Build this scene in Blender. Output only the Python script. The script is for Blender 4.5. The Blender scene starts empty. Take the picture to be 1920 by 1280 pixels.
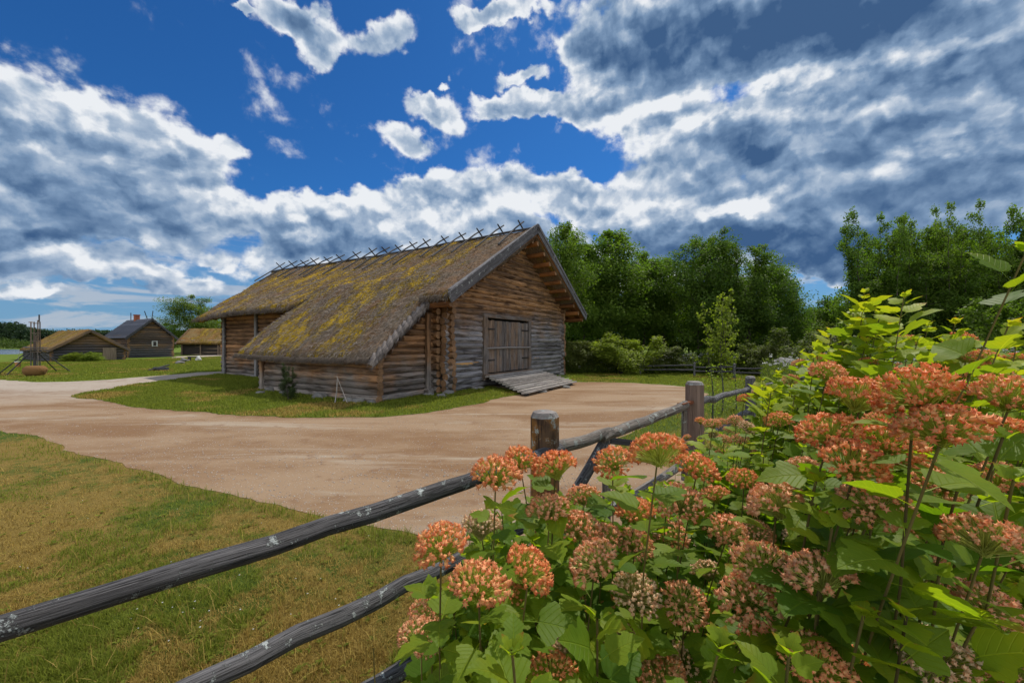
import bpy, bmesh, math, random
import numpy as np
from mathutils import Vector, Matrix, noise as mnoise
from mathutils.geometry import tessellate_polygon
random.seed(7); rng = np.random.default_rng(7)
D2R = math.radians
SC = bpy.context.scene
COL = SC.collection
FPX = 750.0; CX = 960.0; CY = 641.0; EYE = 1.65      # measured lens, horizon row and eye height of the viewpoint

def at(px, py, Y):
    "world point seen at that spot of the photograph at distance Y"
    return Vector(((px-CX)/FPX*Y, Y, EYE+(CY-py)/FPX*Y))
def gnd(px, py, z=0.0):
    Y = (EYE-z)*FPX/(py-CY)
    return Vector(((px-CX)/FPX*Y, Y, z))

# ------------------------------------------------------------------ numpy noise
def _h(ix, iy, iz, s):
    n = (ix.astype(np.int64)*73856093) ^ (iy.astype(np.int64)*19349663) ^ (iz.astype(np.int64)*83492791) ^ (s*2654435761 & 0xffffffff)
    n = (n ^ (n >> 13)) & 0x7fffffff
    n = (n*(n*n*15731+789221)+1376312589) & 0x7fffffff
    return n/float(0x7fffffff)
def vnoise(x, y, z=None, s=0):
    x = np.asarray(x, float); y = np.asarray(y, float); z = np.zeros_like(x) if z is None else np.asarray(z, float)
    ix, iy, iz = np.floor(x), np.floor(y), np.floor(z)
    fx, fy, fz = x-ix, y-iy, z-iz
    fx, fy, fz = [f*f*(3-2*f) for f in (fx, fy, fz)]
    r = 0
    for a in (0, 1):
        for b in (0, 1):
            for c in (0, 1):
                w = (fx if a else 1-fx)*(fy if b else 1-fy)*(fz if c else 1-fz)
                r = r+w*_h(ix+a, iy+b, iz+c, s)
    return r
def fbm(x, y, z=None, s=0, o=4):
    r, a, t, f = 0, 1, 0, 1
    for k in range(o):
        r = r+a*vnoise(np.asarray(x)*f, np.asarray(y)*f, None if z is None else np.asarray(z)*f, s+k*17); t += a; a *= .5; f *= 2.03
    return r/t

# ------------------------------------------------------------------ meshes
def mesh_np(name, V, F, uv=None, attrs=None, smooth=True, mats=None):
    """V (n,3); F list of integer arrays (m,k); uv per vertex; attrs dict name -> per-vertex float"""
    me = bpy.data.meshes.new(name)
    V = np.asarray(V, np.float32)
    F = [np.asarray(f, np.int32) for f in F if len(f)]
    nl = sum(f.size for f in F); npoly = sum(len(f) for f in F)
    me.vertices.add(len(V)); me.vertices.foreach_set('co', V.ravel())
    me.loops.add(nl); me.polygons.add(npoly)
    li = np.concatenate([f.ravel() for f in F]) if F else np.zeros(0, np.int32)
    tot = np.concatenate([np.full(len(f), f.shape[1], np.int32) for f in F])
    st = np.concatenate([[0], np.cumsum(tot)[:-1]]).astype(np.int32)
    me.loops.foreach_set('vertex_index', li)
    me.polygons.foreach_set('loop_start', st); me.polygons.foreach_set('loop_total', tot)
    if smooth: me.polygons.foreach_set('use_smooth', np.ones(npoly, bool))
    if mats is not None: me.polygons.foreach_set('material_index', np.asarray(mats, np.int32))
    me.update(calc_edges=True)
    if uv is not None:
        l = me.uv_layers.new(name='UVMap'); l.data.foreach_set('uv', np.asarray(uv, np.float32)[li].ravel())
    for k, a in (attrs or {}).items():
        at_ = me.attributes.new(k, 'FLOAT', 'POINT'); at_.data.foreach_set('value', np.asarray(a, np.float32))
    return me

class MB:
    "collects tubes, boards and free faces with uv, a random value per piece and a material slot per face"
    def __init__(s): s.v = []; s.f = []; s.uv = []; s.r = []; s.m = []; s.sm = []
    def add(s, vs, fs, uvs=None, rnd=None, mat=0, smooth=True):
        b = len(s.v); rnd = random.random() if rnd is None else rnd
        s.v += [tuple(p) for p in vs]; s.uv += (uvs or [(0, 0)]*len(vs)); s.r += [rnd]*len(vs)
        for f in fs: s.f.append(tuple(i+b for i in f)); s.m.append(mat); s.sm.append(smooth)
    def tube(s, pts, rad, n=8, cap=True, rnd=None, mat=0, endmat=None, jit=0.0, flat=1.0, squash=None):
        pts = [Vector(p) for p in pts]; k = len(pts)
        rad = list(rad) if hasattr(rad, '__len__') else [rad]*k
        L = 0; vs = []; uvs = []; off = random.uniform(0, 50); ph = random.uniform(0, 6)
        t0 = (pts[1]-pts[0]).normalized()
        ref = Vector((0, 0, 1)) if abs(t0.z) < .9 else Vector((1, 0, 0))
        for i, p in enumerate(pts):
            t = (pts[min(i+1, k-1)]-pts[max(i-1, 0)]).normalized()
            a = t.cross(ref).normalized(); b = a.cross(t).normalized()
            if i: L += (pts[i]-pts[i-1]).length
            for j in range(n+1):
                q = 2*math.pi*j/n
                r = rad[i]*(1+jit*math.sin(3*q+ph+i*.7)*.5+jit*math.sin(2*q-ph*2+i*.31)*.5)
                vs.append(p+a*math.cos(q)*r+b*math.sin(q)*r*flat); uvs.append((L+off, q*max(rad)+off))
        fs = [(i*(n+1)+j, i*(n+1)+j+1, (i+1)*(n+1)+j+1, (i+1)*(n+1)+j) for i in range(k-1) for j in range(n)]
        rnd = random.random() if rnd is None else rnd
        s.add(vs, fs, uvs, rnd, mat)
        if cap:
            em = mat if endmat is None else endmat
            for e, (i, rev) in enumerate(((0, False), (k-1, True))):
                ring = vs[i*(n+1):i*(n+1)+n]
                uvc = [(math.cos(2*math.pi*j/n), math.sin(2*math.pi*j/n)) for j in range(n)]
                f = tuple(range(n)); f = f[::-1] if rev else f
                s.add(ring, [f], uvc, rnd, em, smooth=False)
    def board(s, a, b, w, t, up, rnd=None, mat=0, taper=1.0, bev=None):
        "plank from a to b: w across, t thick along up"
        a, b, up = Vector(a), Vector(b), Vector(up)
        d = (b-a); L = d.length; d.normalize(); side = d.cross(up).normalized(); up = side.cross(d).normalized()
        c = min(w, t)*.12 if bev is None else bev
        off = random.uniform(0, 50); rnd = random.random() if rnd is None else rnd
        prof = [(-w/2+c, -t/2), (w/2-c, -t/2), (w/2, -t/2+c), (w/2, t/2-c), (w/2-c, t/2), (-w/2+c, t/2), (-w/2, t/2-c), (-w/2, -t/2+c)]
        per = [0]
        for i in range(8):
            x0, y0 = prof[i]; x1, y1 = prof[(i+1) % 8]; per.append(per[-1]+math.hypot(x1-x0, y1-y0))
        for i in range(8):
            x0, y0 = prof[i]; x1, y1 = prof[(i+1) % 8]
            vs = [a+side*x0+up*y0, a+side*x1+up*y1, b+side*x1*taper+up*y1, b+side*x0*taper+up*y0]
            s.add(vs, [(0, 1, 2, 3)], [(off, per[i]+off), (off, per[i+1]+off), (off+L, per[i+1]+off), (off+L, per[i]+off)], rnd, mat, smooth=False)
        for base, k, rev in ((a, 1, True), (b, taper, False)):
            ring = [base+side*x*k+up*y for x, y in prof]; f = tuple(range(8)); f = f[::-1] if rev else f
            s.add(ring, [f], [(off+x*.3, off+y) for x, y in prof], rnd, mat, smooth=False)
    def prism(s, poly, a, b, rnd=None, mat=0):
        "poly = list of 3D points; extruded by vector from a to b offsets"
        n = len(poly); A = [Vector(p)+Vector(a) for p in poly]; B = [Vector(p)+Vector(b) for p in poly]
        o = random.uniform(0, 50); rnd = random.random() if rnd is None else rnd
        uv = lambda P: [(p.x+p.y+o, p.z+o) for p in P]
        s.add(A, [tuple(range(n))], uv(A), rnd, mat, False); s.add(B, [tuple(range(n))[::-1]], uv(B), rnd, mat, False)
        for i in range(n):
            j = (i+1) % n; Q = [A[j], A[i], B[i], B[j]]; s.add(Q, [(0, 1, 2, 3)], uv(Q), rnd, mat, False)
    def build(s, name, mats, parent=None, loc=None, recalc=False, shade=True):
        me = bpy.data.meshes.new(name)
        me.from_pydata(s.v, [], s.f); me.update()
        li = np.zeros(len(me.loops), np.int32); me.loops.foreach_get('vertex_index', li)
        l = me.uv_layers.new(name='UVMap'); l.data.foreach_set('uv', np.asarray(s.uv, np.float32)[li].ravel())
        a = me.attributes.new('rnd', 'FLOAT', 'POINT'); a.data.foreach_set('value', np.asarray(s.r, np.float32))
        me.polygons.foreach_set('material_index', np.asarray(s.m, np.int32))
        me.polygons.foreach_set('use_smooth', np.asarray(s.sm, bool))
        if recalc:
            bm = bmesh.new(); bm.from_mesh(me); bmesh.ops.recalc_face_normals(bm, faces=bm.faces[:]); bm.to_mesh(me); bm.free()
        return link(name, me, mats, parent, loc)

def link(name, me, mats, parent=None, loc=None):
    for m in (mats if isinstance(mats, (list, tuple)) else [mats]): me.materials.append(m)
    o = bpy.data.objects.new(name, me); COL.objects.link(o)
    if parent: o.parent = parent
    if loc is not None: o.location = loc
    return o
def tag(o, label=None, cat=None, group=None, kind=None):
    if label: o['label'] = label
    if cat: o['category'] = cat
    if group: o['group'] = group
    if kind: o['kind'] = kind
    return o
def empty(name, loc=(0, 0, 0), rz=0):
    o = bpy.data.objects.new(name, None); COL.objects.link(o); o.location = loc; o.rotation_euler = (0, 0, rz); o.empty_display_size = .2
    return o
def bake(PV, PF, M, uv=None, attrs=None, per=None):
    """copies of a small shape: PV (k,3), PF list of (m,j), M (n,3,4). returns V,F,uv,attrs (per-vertex attrs tiled, per-copy attrs repeated)"""
    PV = np.asarray(PV, float); n = len(M); k = len(PV)
    V = np.einsum('nij,kj->nki', M[:, :, :3], PV)+M[:, None, :, 3]
    F = [(np.asarray(f)[None]+(np.arange(n)*k)[:, None, None]).reshape(-1, np.asarray(f).shape[1]) for f in PF]
    U = None if uv is None else np.tile(np.asarray(uv), (n, 1))
    A = {a: np.tile(b, n) for a, b in (attrs or {}).items()}
    for a, b in (per or {}).items(): A[a] = np.repeat(b, k)
    return V.reshape(-1, 3), F, U, A
def frames(pos, ydir, zdir, scale):
    "n matrices whose local y follows ydir and z stays near zdir"
    y = ydir/np.linalg.norm(ydir, axis=1, keepdims=True)
    x = np.cross(y, zdir); x /= (np.linalg.norm(x, axis=1, keepdims=True)+1e-9); z = np.cross(x, y)
    s = np.asarray(scale, float); s = s[:, None] if s.ndim == 1 else s
    M = np.zeros((len(pos), 3, 4)); M[:, :, 0] = x*s[:, :1]; M[:, :, 1] = y*(s[:, 1:2] if s.shape[1] > 1 else s); M[:, :, 2] = z*(s[:, 2:3] if s.shape[1] > 2 else s[:, :1]); M[:, :, 3] = pos
    return M

# ------------------------------------------------------------------ material nodes
class NT:
    def __init__(s, tree): s.t = tree; s.n = tree.nodes; s.l = tree.links
    def node(s, typ, **kw):
        nd = s.n.new(typ)
        for k, v in kw.items(): setattr(nd, k, v)
        return nd
    def put(s, sock, val):
        if hasattr(val, 'is_output'): s.l.new(val, sock)
        elif val is not None: sock.default_value = val
    def math(s, op, a, b=None, c=None, clamp=False):
        nd = s.node('ShaderNodeMath', operation=op, use_clamp=clamp)
        s.put(nd.inputs[0], a); s.put(nd.inputs[1], b); s.put(nd.inputs[2], c); return nd.outputs[0]
    def vmath(s, op, a, b=None, out=0):
        nd = s.node('ShaderNodeVectorMath', operation=op); s.put(nd.inputs[0], a)
        if op == 'SCALE': s.put(nd.inputs[3], b)
        else: s.put(nd.inputs[1], b)
        return nd.outputs[out]
    def mix(s, f, a, b, bt='MIX'):
        nd = s.node('ShaderNodeMix', data_type='RGBA', blend_type=bt); nd.clamp_factor = True
        s.put(nd.inputs[0], f); s.put(nd.inputs[6], rgba(a)); s.put(nd.inputs[7], rgba(b)); return nd.outputs[2]
    def noise(s, vec, scale, detail=4, rough=.55, dist=0, out=0):
        nd = s.node('ShaderNodeTexNoise')
        if getattr(s, 'dim2', False): nd.noise_dimensions = '2D'
        s.put(nd.inputs['Vector'], vec); s.put(nd.inputs['Scale'], scale)
        nd.inputs['Detail'].default_value = detail; nd.inputs['Roughness'].default_value = rough; nd.inputs['Distortion'].default_value = dist
        return nd.outputs[out]
    def voro(s, vec, scale, feature='F1', out=0, rand=1):
        nd = s.node('ShaderNodeTexVoronoi', feature=feature); s.put(nd.inputs['Vector'], vec); nd.inputs['Scale'].default_value = scale
        nd.inputs['Randomness'].default_value = rand; return nd.outputs[out]
    def ramp(s, f, *st):
        nd = s.node('ShaderNodeValToRGB'); s.put(nd.inputs[0], f); e = nd.color_ramp.elements
        while len(e) < len(st): e.new(.5)
        for q, (p, c) in zip(e, st): q.position = p; q.color = rgba(c if hasattr(c, '__len__') else (c, c, c))
        return nd.outputs[0]
    def step(s, f, lo, hi):
        nd = s.node('ShaderNodeMapRange', interpolation_type='SMOOTHSTEP'); s.put(nd.inputs[0], f)
        nd.inputs[1].default_value = lo; nd.inputs[2].default_value = hi; return nd.outputs[0]
    def map(s, vec, scale=(1, 1, 1), loc=(0, 0, 0), rot=(0, 0, 0)):
        nd = s.node('ShaderNodeMapping'); s.put(nd.inputs[0], vec); nd.inputs['Scale'].default_value = scale
        nd.inputs['Location'].default_value = loc; nd.inputs['Rotation'].default_value = rot; return nd.outputs[0]
    def attr(s, name, out=2):
        nd = s.node('ShaderNodeAttribute'); nd.attribute_name = name; return nd.outputs[out]
    def uv(s): return s.node('ShaderNodeTexCoord').outputs['UV']
    def obj(s): return s.node('ShaderNodeTexCoord').outputs['Object']
    def pos(s): return s.node('ShaderNodeNewGeometry').outputs['Position']
    def xyz(s, v):
        nd = s.node('ShaderNodeSeparateXYZ'); s.put(nd.inputs[0], v); return nd.outputs
    def comb(s, x, y, z=0.0):
        nd = s.node('ShaderNodeCombineXYZ'); s.put(nd.inputs[0], x); s.put(nd.inputs[1], y); s.put(nd.inputs[2], z); return nd.outputs[0]
    def bump(s, h, strength=.5, dist=.02, nrm=None):
        nd = s.node('ShaderNodeBump'); s.put(nd.inputs['Height'], h); nd.inputs['Strength'].default_value = strength; nd.inputs['Distance'].default_value = dist
        if nrm is not None: s.put(nd.inputs['Normal'], nrm)
        return nd.outputs[0]
def rgba(c):
    if hasattr(c, 'is_output') or c is None: return c
    c = tuple(c); return c if len(c) == 4 else c+(1.0,)
def material(name):
    m = bpy.data.materials.new(name); m.use_nodes = True; m.node_tree.nodes.clear()
    return m, NT(m.node_tree)
def finish(m, nt, col, rough=.85, normal=None, spec=.3, transl=0.0, tcol=None):
    bs = nt.node('ShaderNodeBsdfPrincipled'); nt.put(bs.inputs['Base Color'], rgba(col)); nt.put(bs.inputs['Roughness'], rough)
    bs.inputs['Specular IOR Level'].default_value = spec
    if normal is not None: nt.put(bs.inputs['Normal'], normal)
    sh = bs.outputs[0]
    if transl:
        tr = nt.node('ShaderNodeBsdfTranslucent'); nt.put(tr.inputs[0], rgba(tcol if tcol is not None else col))
        mx = nt.node('ShaderNodeMixShader'); nt.put(mx.inputs[0], transl); nt.l.new(sh, mx.inputs[1]); nt.l.new(tr.outputs[0], mx.inputs[2]); sh = mx.outputs[0]
    out = nt.node('ShaderNodeOutputMaterial'); nt.l.new(sh, out.inputs[0]); return m

def wood(name, dark, light, accent=None, lichen=0.0, freq=26.0, cracks=.5, rough=.85, grey=None, bump=.6, big=1.2, lcol=(.42, .45, .42), along=1.3, blotch=.0, ls=1.0):
    m, nt = material(name)
    uv = nt.uv(); p = nt.obj(); r = nt.attr('rnd')
    w = nt.map(uv, (along, freq, 1)); fib = nt.noise(w, 1.0, 6, .65, .3)
    w2 = nt.map(uv, (along*.35, freq*.45, 1)); fib2 = nt.noise(w2, 1.0, 4, .6, .5)
    blot = nt.noise(p, big, 4, .6)
    f = nt.math('ADD', nt.math('MULTIPLY', fib, .55), nt.math('MULTIPLY', fib2, .45))
    c = nt.ramp(f, (.3, dark), (.7, light))
    if accent is not None: c = nt.mix(nt.step(nt.math('ADD', blot, nt.math('MULTIPLY', nt.math('SUBTRACT', r, .5), .35)), .42, .62), c, nt.mix(f, tuple(x*.55 for x in accent), accent))
    if grey is not None:      # weathered silver lower courses: (colour, z_low, z_high)
        z = nt.math('ADD', nt.xyz(p)[2], nt.math('MULTIPLY', nt.math('SUBTRACT', nt.noise(p, .9, 4, .6), .5), 3.2))
        c = nt.mix(nt.step(z, grey[2], grey[1]), c, nt.mix(f, tuple(x*.4 for x in grey[0]), grey[0]))
    c = nt.mix(nt.math('MULTIPLY', nt.math('SUBTRACT', r, .5), .9), c, nt.mix(1.0, c, (1.35, 1.3, 1.25), 'MULTIPLY'))
    dk = nt.math('SUBTRACT', .5, r); c = nt.mix(nt.math('MULTIPLY', dk, 1.1), c, nt.mix(1.0, c, (.45, .43, .42), 'MULTIPLY'))
    if blotch:      # rot and water marks drawn out along the grain
        sb = nt.noise(nt.map(uv, (1.1, 6.5, 1), (9, 2, 0)), 1.0, 5, .65, .4)
        c = nt.mix(nt.math('MULTIPLY', nt.step(sb, .50, .38), blotch), c, nt.mix(1.0, c, (.22, .19, .17), 'MULTIPLY')); c = nt.mix(nt.math('MULTIPLY', nt.step(sb, .54, .68), blotch*.7), c, nt.mix(1.0, c, (1.7, 1.6, 1.5), 'MULTIPLY'))
    ck = nt.noise(nt.map(uv, (along*.4, freq*.8, 1), (3, 7, 0)), 1.0, 3, .5, .2)
    crack = nt.step(nt.math('ABSOLUTE', nt.math('SUBTRACT', ck, .5)), .0, .022)
    c = nt.mix(nt.math('MULTIPLY', nt.math('SUBTRACT', 1.0, crack), cracks), c, (.012, .010, .009))
    h = nt.math('ADD', nt.math('MULTIPLY', f, .6), nt.math('MULTIPLY', crack, .6))
    if lichen > 0:
        ln = nt.math('ADD', nt.noise(p, 7.0*ls, 3, .5), nt.math('MULTIPLY', nt.noise(p, 60.0*ls, 4, .7), .55))
        lm = nt.step(ln, .93-.22*lichen, .99-.22*lichen)
        c = nt.mix(lm, c, nt.mix(nt.noise(p, 90*ls, 2), tuple(x*.55 for x in lcol), lcol)); h = nt.math('ADD', h, nt.math('MULTIPLY', lm, .5))
    return finish(m, nt, c, rough, nt.bump(h, bump, .012), .25)
# ------------------------------------------------------------------ sky, sun, camera
SUN_EL, SUN_AZ = D2R(55), D2R(33)       # azimuth measured from +Y towards +X: the sun stands behind the barn, a little to the right
def build_sky():
    # every pattern of the sky is two-dimensional in (azimuth, elevation)
    w = bpy.data.worlds.new('World'); SC.world = w; w.use_nodes = True
    w.node_tree.nodes.clear(); nt = NT(w.node_tree); nt.dim2 = True
    sky = nt.node('ShaderNodeTexSky', sky_type='NISHITA'); sky.sun_disc = False
    sky.sun_elevation = SUN_EL; sky.sun_rotation = SUN_AZ; sky.air_density = 1.0; sky.dust_density = .3; sky.ozone_density = 3.0
    d = nt.node('ShaderNodeTexCoord').outputs['Generated']
    x, y, z = nt.xyz(d)
    az = nt.math('ARCTAN2', x, y); el = nt.math('ARCSINE', z)
    p = nt.comb(az, el, 0)
    # clouds get flatter towards the horizon, as a layer seen in perspective does
    def ang(px, py):
        v = Vector(((px-CX)/FPX, 1, (CY-py)/FPX)).normalized(); return math.atan2(v.x, v.y), math.asin(v.z)
    wq = nt.noise(p, 3.0, 5, .6, out=1)
    wob = nt.vmath('SCALE', nt.vmath('SUBTRACT', wq, (.5, .5, .5)), .16)
    wf = nt.noise(nt.map(p, (1, 1.5, 1)), 11.0, 5, .6, out=1)
    wob2 = nt.vmath('SCALE', nt.vmath('SUBTRACT', wf, (.5, .5, .5)), .055)
    pw = nt.vmath('ADD', nt.vmath('ADD', p, wob), wob2)
    def field(blobs, src):
        tot = None
        for (cx, cy, rx, ry, rot, wt) in blobs:
            a, e = ang(cx, cy); a1, e1 = ang(cx+10*math.cos(D2R(rot)), cy-10*math.sin(D2R(rot)))
            a2, e2 = ang(cx-10*math.sin(D2R(rot)), cy-10*math.cos(D2R(rot)))
            # inverse of the local frame
            J = Matrix(((a1-a, a2-a), (e1-e, e2-e)))*.1
            Ji = J.inverted()
            r1 = (Ji[0][0]/rx, Ji[0][1]/rx, 0); r2 = (Ji[1][0]/ry, Ji[1][1]/ry, 0)
            q = nt.vmath('SUBTRACT', src, (a, e, 0))
            d1 = nt.vmath('DOT_PRODUCT', q, r1, out=1); d2 = nt.vmath('DOT_PRODUCT', q, r2, out=1)
            dd = nt.math('MULTIPLY_ADD', d1, d1, nt.math('MULTIPLY', d2, d2))
            g = nt.math('MULTIPLY', nt.math('POWER', nt.math('MAXIMUM', nt.math('SUBTRACT', 1.0, dd), 0.0), 1.5), wt)
            tot = g if tot is None else nt.math('ADD', tot, g)
        return tot
    B = CLOUDS; S = SHADES
    dens = field(B, pw)
    dens = nt.math('ADD', dens, nt.math('MULTIPLY', nt.step(y, .05, -.5), .75))      # unseen cloud behind the viewpoint, added as fill for the shaded fronts
    def billow(src, sc, det, off=(0, 0, 0)):
        vn = nt.node('ShaderNodeTexVoronoi', feature='F1', normalize=True, voronoi_dimensions='2D'); nt.put(vn.inputs['Vector'], nt.map(src, (1, 1.35, 1), off)); vn.inputs['Scale'].default_value = sc
        vn.inputs['Detail'].default_value = det; vn.inputs['Roughness'].default_value = .55; return nt.math('SUBTRACT', 1.0, vn.outputs[0])
    pj = nt.vmath('ADD', p, nt.vmath('SCALE', nt.vmath('SUBTRACT', nt.noise(p, 16.0, 5, .6, out=1), (.5, .5, .5)), .045))
    def body(dx, dy):
        q = nt.vmath('ADD', pj, (dx, dy, 0)); q1 = nt.vmath('ADD', p, (dx, dy, 0))
        big = nt.noise(nt.map(q1, (1, 1.7, 1)), 4.2, 6, .58, .3)
        return big, billow(q, 9.0, 2.5), nt.noise(q1, 26.0, 5, .62, .25)
    n1, b1, f1 = body(0, 0); n1u, b1u, f1u = body(.008, .022)
    D = lambda n, b, f: nt.math('ADD', nt.math('ADD', nt.math('MULTIPLY', nt.math('SUBTRACT', n, .5), .95), nt.math('MULTIPLY', nt.math('SUBTRACT', b, .62), 1.15)), nt.math('MULTIPLY', nt.math('SUBTRACT', f, .5), .42))
    dn = nt.math('ADD', dens, D(n1, b1, f1))
    cover = nt.math('POWER', nt.step(dn, .16, .62), 1.35)
    thick = nt.step(dn, .35, 1.5)
    lit = nt.math('ADD', nt.math('ADD', nt.math('MULTIPLY', nt.math('SUBTRACT', n1, n1u), .85), nt.math('MULTIPLY', nt.math('SUBTRACT', b1, b1u), 1.35)), nt.math('MULTIPLY', nt.math('SUBTRACT', f1, f1u), .16))
    shade = field(S, pw)
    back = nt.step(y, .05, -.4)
    v = nt.math('SUBTRACT', .80, nt.math('MULTIPLY', thick, .34))
    v = nt.math('ADD', v, lit); v = nt.math('SUBTRACT', v, nt.math('MULTIPLY', shade, .48))
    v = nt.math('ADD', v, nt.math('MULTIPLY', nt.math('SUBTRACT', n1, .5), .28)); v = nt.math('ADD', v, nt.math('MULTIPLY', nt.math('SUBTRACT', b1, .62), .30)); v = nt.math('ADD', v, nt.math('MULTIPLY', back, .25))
    cc = nt.ramp(v, (.0, (.050, .115, .25)), (.22, (.105, .190, .34)), (.46, (.205, .315, .485)), (.68, (.41, .51, .65)), (.92, (.86, .89, .93)))
    cc = nt.vmath('SCALE', cc, nt.math('MULTIPLY_ADD', back, 4.3, 11.4))  # rear clouds, out of view, are boosted further to strengthen the fill
    tint = nt.mix(1.0, sky.outputs[0], (.19, .60, 1.06), 'MULTIPLY')
    horiz = nt.step(el, .30, .0)
    base = nt.mix(nt.math('MULTIPLY', horiz, .85), tint, (2.3, 4.3, 6.6))
    # thin pale bands low over the horizon
    low = nt.noise(nt.map(p, (1.0, 6.0, 1)), 4.5, 7, .62, .5)
    bands = nt.math('MULTIPLY', nt.step(low, .46, .62), nt.step(el, .26, .08))
    base = nt.mix(nt.math('MULTIPLY', bands, .6), base, (6.6, 6.8, 7.3))
    col = nt.mix(cover, base, cc)
    bg = nt.node('ShaderNodeBackground'); nt.l.new(col, bg.inputs[0]); bg.inputs[1].default_value = .085
    o = nt.node('ShaderNodeOutputWorld'); nt.l.new(bg.outputs[0], o.inputs[0])
    w.cycles.sampling_method = 'MANUAL'; w.cycles.sample_map_resolution = 512
# cloud banks: (x, y, half width, half height, tilt, weight) as seen from the viewpoint, turned into directions of the sky
CLOUDS = [
 (60, 250, 210, 170, -18, 1.25), (230, 320, 240, 150, -25, 1.25), (90, 400, 330, 130, -5, 1.2), (350, 370, 170, 130, -35, 1.1), (455, 400, 60, 45, 0, .8), (440, 300, 70, 36, -20, .75),
 (-250, 300, 400, 300, 0, 1.2), (120, 515, 260, 26, 4, .75), (330, 530, 170, 30, -4, .8), (60, 575, 140, 16, 0, .7), (30, 465, 120, 22, -5, .6),
 (560, 25, 120, 55, -20, 1.15), (612, 85, 60, 60, -60, .85), (718, 68, 95, 58, 10, .78), (747, 266, 74, 40, -18, .80), (790, 200, 50, 34, 0, .70), (828, 214, 52, 46, -20, .74), (450, 0, 34, 14, 0, .7),
 (840, 158, 22, 12, 0, .55), (965, 150, 60, 22, 10, .7),
 (840, 365, 105, 62, 5, 1.35), (735, 400, 150, 60, 8, 1.25), (600, 415, 130, 52, 4, 1.2), (900, 405, 110, 55, -8, 1.2), (530, 450, 100, 55, 25, .75), (680, 455, 200, 50, 0, 1.1), (520, 525, 110, 30, 20, .6), (400, 480, 60, 20, 0, .5),
 (620, 490, 200, 44, 0, .7), (860, 470, 200, 60, 0, .8), (1100, 480, 230, 60, 0, .8), (170, 545, 240, 22, 0, .8), (-150, 520, 300, 60, 0, 1.0), (430, 560, 90, 14, 0, .6), (1180, 520, 200, 30, 0, .7),
 (940, 15, 120, 32, 0, 1.0), (1080, 90, 90, 60, 50, 1.1), (960, 205, 95, 38, 4, 1.2), (1080, 190, 110, 60, 15, 1.1), (1250, 60, 300, 150, 8, 1.3), (1200, 200, 190, 90, 10, 1.1),
 (1580, 60, 420, 180, 0, 1.3), (1560, 240, 460, 120, 6, 1.2), (1880, 200, 300, 300, 0, 1.2), (1330, 310, 230, 80, 0, 1.15), (1030, 360, 150, 52, -8, 1.15), (1180, 380, 190, 70, 0, 1.1),
 (1380, 400, 170, 46, 6, 1.1), (1010, 440, 140, 50, 0, .9), (1620, 360, 330, 120, 0, 1.15), (1380, 465, 300, 55, 0, 1.25), (1580, 455, 260, 60, 0, 1.0), (2300, 250, 500, 420, 0, 1.2),
 (1500, 498, 90, 14, 0, .6), (1590, 500, 80, 20, 12, .8), (900, -300, 900, 260, 0, .9)]
SHADES = [
 (1330, 60, 420, 110, 4, .95), (1640, 20, 380, 90, 8, .9), (1830, 110, 110, 55, 18, .75), (1700, 130, 90, 30, 10, .4), (1380, 285, 95, 62, 0, .8), (1500, 205, 120, 30, 0, .45), (1320, 365, 150, 30, 0, .45),
 (1420, 465, 330, 55, 0, 1.35), (1620, 340, 170, 50, 0, .5), (1850, 330, 200, 70, 0, .55), (1700, 410, 260, 50, 0, .7), (1230, 240, 60, 22, 0, .5), (1130, 395, 120, 30, 0, .4),
 (140, 400, 300, 60, -8, .5), (60, 290, 190, 60, -14, .4), (250, 455, 260, 45, -4, .6), (80, 470, 200, 35, 0, .8), (640, 470, 180, 26, 0, .55), (560, 30, 40, 50, -30, .4), (480, 520, 120, 22, 0, .35), (280, 560, 300, 12, 0, .4), (1180, 430, 260, 26, 0, .5),
 (1190, 220, 230, 34, 10, -.85), (1480, 155, 270, 26, 13, -.85), (1850, 78, 130, 28, 14, -.8), (1050, 110, 45, 70, 40, -.5), (1120, 375, 220, 44, 4, -.7), (1380, 400, 120, 22, 5, -.95), (1620, 225, 260, 30, 6, -.55), (1790, 305, 180, 24, 4, -.6), (1300, 248, 60, 22, 10, -.6), (1660, 345, 50, 26, 0, -.5), (960, 195, 90, 26, 0, -.5),
 (220, 330, 330, 170, -18, -.32), (790, 400, 240, 90, 4, -.35), (110, 165, 200, 34, -22, -.5), (370, 265, 140, 34, -32, -.7), (440, 360, 60, 50, 0, -.45), (840, 350, 90, 34, 0, -.6), (650, 395, 200, 28, 4, -.45), (900, 400, 70, 26, 0, -.5), (620, 90, 40, 40, 0, -.4), (330, 530, 160, 20, -4, -.5), (60, 575, 120, 10, 0, -.5)]
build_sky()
sun = bpy.data.lights.new('sun', 'SUN'); sun.energy = 4.1; sun.angle = D2R(.6); sun.color = (1.0, .93, .82)
so = bpy.data.objects.new('sun', sun); COL.objects.link(so)
sd = Vector((math.sin(SUN_AZ)*math.cos(SUN_EL), math.cos(SUN_AZ)*math.cos(SUN_EL), math.sin(SUN_EL)))
so.rotation_euler = sd.to_track_quat('Z', 'Y').to_euler()
cam = bpy.data.cameras.new('camera'); cam.sensor_width = 36; cam.lens = FPX/1920*36; cam.clip_start = .02; cam.clip_end = 6000
cam.shift_y = -(CY-640)/1920*-1.0
co = bpy.data.objects.new('camera', cam); COL.objects.link(co); co.location = (0, 0, EYE); co.rotation_euler = (D2R(90), 0, 0); SC.camera = co
SC.view_settings.view_transform = 'Standard'; SC.view_settings.look = 'None'; SC.view_settings.exposure = 0.0; SC.view_settings.gamma = 1
SC.render.film_transparent = False
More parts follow.
